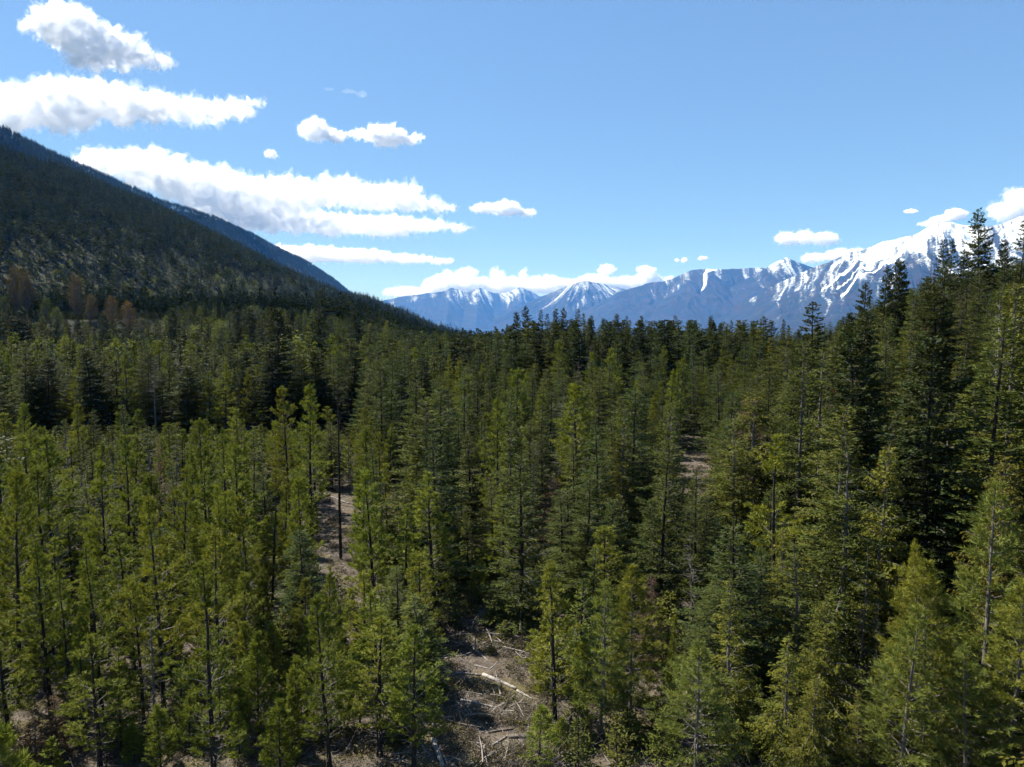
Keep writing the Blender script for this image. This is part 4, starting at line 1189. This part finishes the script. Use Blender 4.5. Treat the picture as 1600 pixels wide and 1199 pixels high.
# ------------------------------------------------------------------ clearing: logs, twigs, brush
def log_mesh(name, L, r0, r1, mat, seed, bend=0.03, stubs=3):
    rng = np.random.default_rng(seed)
    k = 9
    q = np.linspace(0, 1, k)
    ax = np.stack([q * L, rng.normal(0, bend, k).cumsum() * q, 0.4 * bend * np.sin(q * 5 + seed)], -1)
    R = (r0 + (r1 - r0) * q) * rng.uniform(0.9, 1.1, k)
    parts = [tubes(ax[None], R[None], 9)]
    V, Q = parts[0]
    # closed, ragged ends
    c0 = len(V); V = np.concatenate([V, ax[:1] - [[r0 * 0.3, 0, 0]], ax[-1:] + [[r1 * 0.8, 0, 0]]])
    caps = []
    for j in range(9):
        caps.append((c0, (j + 1) % 9, j)); b = (k - 1) * 9
        caps.append((c0 + 1, b + j, b + (j + 1) % 9))
    Vs, quads, off = [V], [Q], len(V)
    for _ in range(stubs):
        t = rng.uniform(0.1, 0.95); p = np.array([np.interp(t, q, ax[:, i]) for i in range(3)])
        a = rng.uniform(0.3, 2.8); d = np.array((rng.uniform(-.2, .7), math.cos(a), math.sin(a))); d /= np.linalg.norm(d)
        l = rng.uniform(0.15, 0.6)
        v, qd = tubes(np.stack([p, p + d * l * .6, p + d * l + rng.normal(0, .03, 3)])[None], np.array([[.022, .016, .006]]), 4)
        Vs.append(v); quads.append(qd + off); off += len(v)
    return mesh_np(name, np.concatenate(Vs), [np.concatenate(quads), np.array(caps)], [M[mat]], True)

def on_ground(u, v):
    """ground point seen at pixel (u, v)"""
    lo, hi = 20.0, 400.0
    for _ in range(40):
        Y = 0.5 * (lo + hi); p = px(u, v, Y)
        if p[2] > gz(p[0], Y): lo = Y
        else: hi = Y
    return px(u, v, lo)

LOGSEG = []
LOGS = [  # pixel of one end, pixel of the other, radii, material, label
 (676, 1158, 692, 1199, .17, .15, 'log', 'thick bleached log pointing out of the bottom of the photo'),
 (755, 1056, 806, 1078, .17, .12, 'log', 'pale log lying across the middle of the clearing'),
 (697, 1052, 752, 1054, .10, .07, 'log', 'thin grey log left of the pale middle log'),
 (740, 1014, 763, 1032, .07, .04, 'log', 'short bleached pole leaning in the upper clearing'),
 (795, 1153, 858, 1154, .14, .13, 'dlog', 'dark charred log at the foot of the twin-stem pine'),
 (770, 1165, 793, 1150, .07, .04, 'log', 'bent grey branch beside the dark charred log'),
 (720, 1094, 778, 1108, .10, .07, 'log', 'broken grey log in the brush of the lower clearing'),
 (713, 1095, 733, 1120, .06, .03, 'log', 'thin white pole crossing the broken grey log'),
 (752, 1132, 761, 1146, .05, .03, 'log', 'short white stick standing out in the lower clearing'),
 (700, 1192, 724, 1177, .08, .05, 'dlog', 'dark stick near the thick bleached log'),
 (694, 1183, 700, 1195, .05, .04, 'log', 'small white stub right of the thick bleached log'),
 (765, 1047, 778, 1034, .06, .03, 'log', 'grey stick pointing up towards the tiny fir'),
 (695, 1030, 720, 1024, .07, .04, 'log', 'grey pole at the upper left of the clearing'),
 (808, 1080, 832, 1094, .10, .07, 'log', 'log end hidden behind the twin-stem pine'),
 (430, 1066, 458, 1094, .07, .05, 'log', 'white pole on the ground among the left pines'),
 (762, 1146, 800, 1138, .09, .06, 'dlog', 'weathered dark log above the charred one'),
 (668, 1112, 688, 1126, .05, .03, 'log', 'small grey stick at the left rim of the clearing'),
 (790, 1112, 804, 1111, .06, .05, 'log', 'short grey piece right of the brush'),
 (546, 788, 506, 772, .12, .08, 'log', 'grey log in the small dry opening by the black snag'),
 (742, 1040, 768, 1047, .06, .04, 'log', 'thin bleached stick above the pale middle log'),
]
for i, (ua, va, ub, vb, r0, r1, mt, lab) in enumerate(LOGS):
    a, b = on_ground(ua, va), on_ground(ub, vb)
    a[2] = gz(a[0], a[1]); b[2] = gz(b[0], b[1])
    r0, r1 = r0 * 0.85, r1 * 0.8
    LOGSEG.append((a, b, r0))
    d = b - a; L = float(np.linalg.norm(d))
    o = link('fallen_log', log_mesh('fallen_log', L, r0, r1, mt, 500 + i, 0.02, 4 if r0 > .08 else 1))
    o.location = (a[0], a[1], a[2] + r0 * 0.6)
    o.rotation_euler = Vector(d).to_track_quat('X', 'Z').to_euler()
    tag(o, lab, 'fallen log', 'dead wood lying on the ground')
# a stump post at the back of the clearing
st = on_ground(743, 1018)
tr, li = bare_tree(610, 1.35, nbr=3, rad=0.08)
e = bpy.data.objects.new('tree_stump', None); COL.objects.link(e); e.location = (st[0], st[1], gz(st[0], st[1]))
link('trunk', mesh_np('stump_trunk', tr[0], [tr[1]], [M['log']], True), e)
tag(e, 'broken bleached stump standing at the back of the clearing', 'tree stump')

# brush and twig models
def brush_model(name, seed, n, h, mat, spread=0.5, leaf=0):
    rng = np.random.default_rng(seed)
    p0 = np.concatenate([rng.normal(0, spread * 0.5, (n, 2)), np.full((n, 1), -0.05)], 1)
    d = unit(np.concatenate([rng.normal(0, 0.7, (n, 2)), rng.uniform(0.25, 1, (n, 1))], 1))
    L = h * rng.uniform(0.5, 1.2, n)
    pm = p0 + d * (L * .5)[:, None]; pe = p0 + d * L[:, None] + rng.normal(0, .12 * h, (n, 3))
    V, Q = tubes(np.stack([p0, pm, pe], 1), np.array((.011, .008, .004)) * np.ones((n, 1)), 3)
    mats = [M[mat]]; fl = [Q]; mi = [0]
    if leaf:
        ii = np.repeat(np.arange(n), leaf)
        w = rng.uniform(0.4, 1.1, len(ii))[:, None]
        v2, q2 = blades(p0[ii] + (pe - p0)[ii] * w + rng.normal(0, .05, (len(ii), 3)), unit(rng.normal(0, 1, (len(ii), 3))), 0.11, 0.06, rng)
        fl.append(q2 + len(V)); V = np.concatenate([V, v2]); mi.append(1)
        mats.append(M['litter' if leaf != 5 else 'cedar'])
    return bpy.data.objects.new(name, mesh_np(name, V, fl, mats, False, mi))
def litter_model(name, seed, n):
    rng = np.random.default_rng(seed)
    p0 = np.concatenate([rng.normal(0, .6, (n, 2)), rng.uniform(0.0, .12, (n, 1))], 1)
    a = rng.random(n) * 6.28; L = rng.uniform(.25, 1.3, n)
    d = np.stack([np.cos(a), np.sin(a), rng.normal(0, .12, n)], -1)
    V, Q = tubes(np.stack([p0, p0 + d * (L * .5)[:, None] + rng.normal(0, .03, (n, 3)), p0 + d * L[:, None]], 1), np.array((.018, .013, .006)) * np.ones((n, 1)) * rng.uniform(.5, 1.4, (n, 1)), 4)
    return bpy.data.objects.new(name, mesh_np(name, V, [Q], [M['twig']], True))
UC = bpy.data.collections.new('undergrowth_models')
for j in range(3): UC.objects.link(brush_model('brush_' + LET[j], 700 + j, 26, 0.55, 'brush', 0.55, 6))
UC.objects.link(brush_model('green_brush', 710, 22, 0.45, 'brush', 0.5, 5))
for j in range(2): UC.objects.link(litter_model('twig_litter_' + LET[j], 720 + j, 14))
for j in range(2): UC.objects.link(brush_model('twig_brush_' + LET[j], 730 + j, 24, 1.0, 'twig', 0.7, 0))
def branch_litter(name, seed, n):
    rng = np.random.default_rng(seed)
    p0 = np.concatenate([rng.normal(0, .7, (n, 2)), rng.uniform(0.05, .3, (n, 1))], 1)
    a = rng.random(n) * 6.28; L = rng.uniform(.7, 2.4, n)
    d = np.stack([np.cos(a), np.sin(a), rng.normal(0, .14, n)], -1)
    k = rng.uniform(.5, 1.5, (n, 1))
    V, Q = tubes(np.stack([p0, p0 + d * (L * .5)[:, None] + rng.normal(0, .05, (n, 3)), p0 + d * L[:, None] + rng.normal(0, .1, (n, 3))], 1), np.array((.034, .024, .010)) * k, 5)
    ii = np.repeat(np.arange(n), 3); w = rng.uniform(.3, .95, len(ii))[:, None]
    q = p0[ii] + d[ii] * L[ii][:, None] * w; td = unit(d[ii] + rng.normal(0, .7, (len(ii), 3)))
    V2, Q2 = tubes(np.stack([q, q + td * rng.uniform(.2, .6, (len(ii), 1))], 1), np.array((.012, .004)) * np.ones((len(ii), 1)), 3)
    V, Q = merge([(V, Q), (V2, Q2)])
    return bpy.data.objects.new(name, mesh_np(name, V, [Q], [M['twig']], True))
for j in range(3): UC.objects.link(branch_litter('branch_litter_' + LET[j], 740 + j, 6))
uo = sorted(o.name for o in UC.objects)
def undergrowth():
    rng = np.random.default_rng(15)
    n = 24000
    y = np.sqrt(rng.uniform(34 ** 2, 150 ** 2, n)); x = rng.uniform(-1, 1, n) * (0.72 * y + 4)
    z = ground_z(x, y); u, v = proj(x, y, z)
    clear = (u > 640) & (u < 860) & (y < 63)
    patch = vnoise(x / 2.6, y / 2.6, 44)
    p = np.where(clear, 0.95 * sstep(0.30, 0.6, patch) + 0.12, 0.55) * np.where(y > 85, 0.5, 1)
    kp = rng.random(n) < p
    # denser sowing in the clearing itself
    m = 2600
    u2 = rng.uniform(640, 860, m); Y2 = rng.uniform(37, 64, m); x2 = (u2 - 800) / F * Y2 * 1.08
    z2 = ground_z(x2, Y2); p2 = vnoise(x2 / 2.6, Y2 / 2.6, 44)
    k2 = rng.random(m) < 0.85 * sstep(0.36, 0.62, p2) + 0.1
    X = np.concatenate([x[kp], x2[k2]]); Yv = np.concatenate([y[kp], Y2[k2]]); Z = np.concatenate([z[kp], z2[k2]])
    # dead wood keeps the brush down around it
    free = np.ones(len(X), bool)
    for a, b, r0 in LOGSEG:
        dx, dy = b[0] - a[0], b[1] - a[1]
        for sh in (0.0, -0.7):
            t = np.clip(((X - a[0]) * dx + (Yv - a[1] - sh) * dy) / (dx * dx + dy * dy), 0, 1)
            free &= np.hypot(X - a[0] - t * dx, Yv - a[1] - sh - t * dy) > 0.55 + r0
    X, Yv, Z = X[free], Yv[free], Z[free]
    r = rng.random((len(X), 4))
    incl = np.concatenate([clear[kp], np.ones(int(k2.sum()), bool)])[free]
    names = np.array(['branch_litter_a', 'branch_litter_b', 'branch_litter_c', 'brush_a', 'brush_b', 'brush_c', 'green_brush', 'twig_litter_a', 'twig_litter_b', 'twig_brush_a', 'twig_brush_b'])
    pick = np.where(incl, rng.choice(11, len(X), p=[.02, .02, .02, .19, .18, .18, .12, .10, .09, .04, .04]), rng.choice(11, len(X), p=[.01, .01, .01, .19, .18, .18, .10, .10, .10, .06, .06]))
    ids = np.array([uo.index(nm) for nm in names])[pick]
    s = 0.6 + 0.8 * r[:, 0]
    scatter('undergrowth', 'brown brush, dry twigs and low shrubs on the forest floor', 'undergrowth', np.stack([X, Yv, Z], -1),
            np.stack([0 * X, 0 * X, 6.28 * r[:, 1]], -1), np.stack([s, s, s * (0.7 + .6 * r[:, 2])], -1), ids, UC)
undergrowth()

# ------------------------------------------------------------------ clouds
def cloud_mat():
    m, nt, out = new_mat('cloud_vapour')
    v = N(nt, 'ShaderNodeVolumePrincipled')
    v.inputs['Color'].default_value = (0.972, 0.975, 0.98, 1)
    v.inputs['Anisotropy'].default_value = 0.25
    oi = N(nt, 'ShaderNodeObjectInfo')
    at = N(nt, 'ShaderNodeAttribute', attribute_type='OBJECT', attribute_name='thickness')
    gr = N(nt, 'ShaderNodeAttribute', attribute_type='OBJECT', attribute_name='grain')
    tc = N(nt, 'ShaderNodeTexCoord')
    sc = N(nt, 'ShaderNodeVectorMath', operation='SCALE')
    nt.links.new(tc.outputs['Object'], sc.inputs[0]); nt.links.new(gr.outputs['Fac'], sc.inputs['Scale'])
    nz = N(nt, 'ShaderNodeTexNoise'); nz.inputs['Scale'].default_value = 1.0; nz.inputs['Detail'].default_value = 5; nz.inputs['Roughness'].default_value = 0.65
    nt.links.new(sc.outputs[0], nz.inputs['Vector'])
    f = N(nt, 'ShaderNodeMapRange', i_1=0.42, i_2=0.68, i_3=0.0, i_4=2.0); nt.links.new(nz.outputs['Fac'], f.inputs[0])
    mu = N(nt, 'ShaderNodeMath', operation='MULTIPLY'); nt.links.new(at.outputs['Fac'], mu.inputs[0]); nt.links.new(f.outputs[0], mu.inputs[1])
    nt.links.new(mu.outputs[0], v.inputs['Density'])
    nt.links.new(v.outputs[0], out.inputs['Volume'])
    return m
CM = cloud_mat()
def cloud(label, Y, blobs, seed, rough=1.25, tau=5.2, world=None, veil=True):
    rng = random.Random(seed)
    Y = Y * KFAR
    k = Y / F
    if world: k = 1.0
    sph = []
    for bl in blobs:
        if world:
            ru, rv = bl[3], bl[4]; c = np.array(world) + np.array(bl[:3])
        else:
            u, v, ru, rv = bl; c = px(u, v, Y)
        dep = 0.5 * (ru + rv) * k
        sph.append((c[0], c[1] + rng.uniform(-.3, .3) * dep, c[2], ru * k, dep, rv * k))
        for _ in range(10):
            a = rng.uniform(0, 6.283); e = rng.uniform(-0.25, 1.0) * 1.3
            f = rng.uniform(.28, .5)
            sx = c[0] + math.cos(a) * math.cos(e) * ru * k * .9; sy = c[1] + math.sin(a) * math.cos(e) * dep * .9; sz = c[2] + math.sin(e) * rv * k * .85
            r = rv * k * f
            sph.append((sx, sy, sz, r * 1.25, r * 1.2, r))
    Vs, Qs, off = [], [], 0
    th = np.linspace(0, np.pi, 9); ph = np.arange(14) / 14 * 2 * np.pi
    TH, PH = np.meshgrid(th, ph, indexing='ij')
    sv = np.stack([np.sin(TH) * np.cos(PH), np.sin(TH) * np.sin(PH), np.cos(TH)], -1).reshape(-1, 3)
    ii = np.arange(9 * 14).reshape(9, 14)
    sq = np.stack([ii[:-1], ii[1:], np.roll(ii, -1, 1)[1:], np.roll(ii, -1, 1)[:-1]], -1).reshape(-1, 4)
    for (x, y, z, a, b, c) in sph:
        Vs.append(sv * (a, b, c) + (x, y, z)); Qs.append(sq + off); off += len(sv)
    V = np.concatenate(Vs); org = V.mean(0)
    me = mesh_np('cloud_base', V - org, [np.concatenate(Qs)], [])
    o = bpy.data.objects.new('cloud_tmp', me); COL.objects.link(o)
    ext = V.max(0) - V.min(0)
    vox = max(1.6 * k, max(ext) / 170)
    md = o.modifiers.new('r', 'REMESH'); md.mode = 'VOXEL'; md.voxel_size = vox
    dg = bpy.context.evaluated_depsgraph_get()
    em = bpy.data.meshes.new_from_object(o.evaluated_get(dg))
    bpy.data.objects.remove(o); bpy.data.meshes.remove(me)
    n = len(em.vertices)
    co = np.empty(n * 3, np.float32); em.vertices.foreach_get('co', co); co = co.reshape(-1, 3)
    nr = np.empty(n * 3, np.float32); em.vertices.foreach_get('normal', nr); nr = nr.reshape(-1, 3)
    rv_ = np.mean([b[-1] for b in blobs]) * k
    s1 = 1.0 / (rv_ * 0.9); s2 = 1.0 / (rv_ * 0.28)
    dis = np.empty(n)
    for i in range(n):
        c = Vector(co[i])
        a = mnoise.fractal(c * s1 + Vector((seed * 3.7, 0, 0)), 1.0, 2.0, 3)
        b = abs(mnoise.noise(c * s2)) + 0.5 * abs(mnoise.noise(c * s2 * 2.3))
        e3 = mnoise.noise(c * s2 * 4.7)
        dis[i] = 0.50 * a + 0.42 * (b - 0.42) + 0.13 * e3
    co = co + nr * (dis * rv_ * rough)[:, None]
    em.vertices.foreach_set('co', co.astype(np.float32).ravel()); em.update()
    em.materials.clear(); em.materials.append(CM)
    em.name = 'cloud'
    o = link('cloud', em); o.location = org
    o['grain'] = float(1.5 / rv_)
    o['thickness'] = float(tau / rv_ * 0.5)
    tag(o, label, 'cloud', 'white fair-weather clouds')
    # thin torn veil around the body
    if veil:
        vm = em.copy(); vm.name = 'cloud_veil'
        d2 = np.array([mnoise.fractal(Vector(c) * s1 * 1.7 + Vector((9.1, seed, 4)), 1.0, 2.0, 3) for c in co])
        vm.vertices.foreach_set('co', (co + nr * ((0.22 + 0.55 * np.clip(d2, -0.3, 1)) * rv_)[:, None]).astype(np.float32).ravel()); vm.update()
        v = link('veil', vm, o)
        v['grain'] = float(1.9 / rv_); v['thickness'] = float(tau / rv_ * 0.5 * 0.14)
    return n
tot = 0
tot += cloud('wedge-shaped white cloud in the top left of the sky', 4400, [(82, 38, 30, 22), (112, 48, 42, 28), (142, 74, 42, 30), (190, 82, 42, 18), (236, 93, 28, 8), (44, 36, 12, 5)], 1)
tot += cloud('long white cloud above the left ridge with a thin right tail', 5900, [(-80, 180, 70, 36), (20, 176, 60, 30), (100, 168, 62, 34), (168, 162, 58, 26), (240, 172, 48, 22), (305, 173, 44, 14), (358, 170, 34, 10), (404, 161, 18, 4)], 2)
tot += cloud('largest grey-bellied cloud bank behind the left ridge', 12000, [(165, 256, 46, 16), (235, 268, 58, 26), (305, 290, 60, 30), (375, 308, 66, 30), (450, 305, 66, 25), (530, 302, 58, 20), (600, 307, 56, 17), (664, 320, 36, 8), (704, 324, 16, 4)], 3)
tot += cloud('lower flat layer under the largest cloud bank', 12600, [(360, 340, 60, 22), (430, 345, 60, 18), (510, 351, 66, 15), (590, 352, 62, 13), (655, 354, 44, 8), (712, 355, 26, 5)], 4)
tot += cloud('thin flat white streak of cloud just above the left ridge end', 18600, [(440, 397, 50, 11), (490, 397, 46, 11), (560, 401, 56, 9), (630, 405, 46, 5), (688, 408, 22, 3)], 5)
tot += cloud('small two-part cloud in the middle left of the sky', 6100, [(490, 203, 22, 15), (522, 213, 20, 8), (562, 210, 22, 5), (602, 212, 32, 15), (640, 217, 24, 6)], 6, 1.2, 6)
tot += cloud('tiny puff left of the small two-part cloud', 6100, [(423, 242, 9, 6)], 7, 1.2, 5)
tot += cloud('small flat cloud near the middle of the sky', 10300, [(758, 326, 22, 7), (790, 326, 26, 10), (822, 333, 16, 5)], 8, 1.0, 6)
tot += cloud('billowing cloud bank on the horizon left of the conical peak', 27500, [(640, 457, 34, 7), (690, 447, 30, 13), (700, 436, 18, 10), (728, 432, 16, 11), (740, 446, 34, 12), (776, 431, 9, 9), (790, 446, 40, 12), (818, 430, 5, 8), (850, 446, 46, 12), (608, 459, 9, 5)], 9, .8)
tot += cloud('cloud bank on the horizon behind the conical peak', 27500, [(948, 422, 13, 7), (930, 438, 28, 8), (1010, 422, 16, 5), (970, 443, 44, 9), (1012, 436, 24, 8), (1046, 437, 9, 4), (900, 446, 40, 8)], 10, .8)
tot += cloud('small oval pair of puffs left of the snow mountain', 14500, [(1232, 373, 22, 9), (1258, 372, 16, 9), (1288, 373, 24, 9)], 11, .9)
tot += cloud('low cloud peeping over the ridge beside the pyramid summit', 17800, [(1272, 404, 18, 7), (1310, 400, 24, 9), (1338, 396, 18, 7)], 12, .9)
tot += cloud('slanting cloud just above the snowy summit', 11200, [(1492, 336, 18, 8), (1470, 344, 18, 6), (1448, 350, 14, 3)], 13, .9)
tot += cloud('cloud at the right photo edge behind the snow mountain', 11400, [(1586, 308, 18, 11), (1574, 332, 28, 13), (1612, 322, 30, 20), (1650, 325, 40, 18)], 14, .9)
tot += cloud('small thin wisp left of the slanting cloud', 11200, [(1424, 330, 11, 3)], 15, .9, 2.5)
tot += cloud('faint wisp high above the small two-part cloud', 5200, [(566, 148, 9, 5), (545, 143, 12, 3), (514, 140, 10, 2)], 18, 1.4, 0.10, None, False)
tot += cloud('two tiny puffs over the blue mountain', 24900, [(1058, 407, 4, 3), (1070, 407, 5, 4), (1098, 404, 8, 3)], 16, .8, 4)
# the cloud whose shade lies on the hill foot: high to the left, up the sun's direction
sc_ = Vector((-270, 440, 70)) + SUN_DIR * 3080
SHADE = (sc_.x, sc_.y, sc_.z)
tot += cloud('white cloud high on the left whose shade lies on the hill foot', 1000, [(-90, -60, 0, 130, 70), (10, 60, 0, 140, 80), (90, 200, 0, 140, 70), (190, 330, 0, 140, 70), (-160, -190, 0, 140, 70)], 20, 0.8, 2.6, SHADE, False)
print('cloud verts', tot, SHADE)

# ------------------------------------------------------------------ haze
def build_haze():
    m, nt, out = new_mat('haze_air')
    v = N(nt, 'ShaderNodeVolumePrincipled')
    v.inputs['Color'].default_value = (0.09, 0.35, 0.97, 1)
    v.inputs['Absorption Color'].default_value = (1, 1, 1, 1)
    v.inputs['Density'].default_value = 2.2e-5
    v.inputs['Anisotropy'].default_value = 0.0
    nt.links.new(v.outputs[0], out.inputs['Volume'])
    x0, x1, y0, y1, z0, z1 = -25900, 25900, -600, 35900, -330, 2150
    V = [(x, y, z) for z in (z0, z1) for y in (y0, y1) for x in (x0, x1)]
    Q = np.array([(0, 2, 3, 1), (4, 5, 7, 6), (0, 1, 5, 4), (2, 6, 7, 3), (0, 4, 6, 2), (1, 3, 7, 5)])
    o = link('haze', mesh_np('haze', V, [Q], [m]))
    tag(o, 'thin blue haze filling the valley air', 'haze', kind='stuff')
build_haze()
tt_ = sum(len(me.polygons) for me in bpy.data.meshes)
print('polys in meshes', tt_)
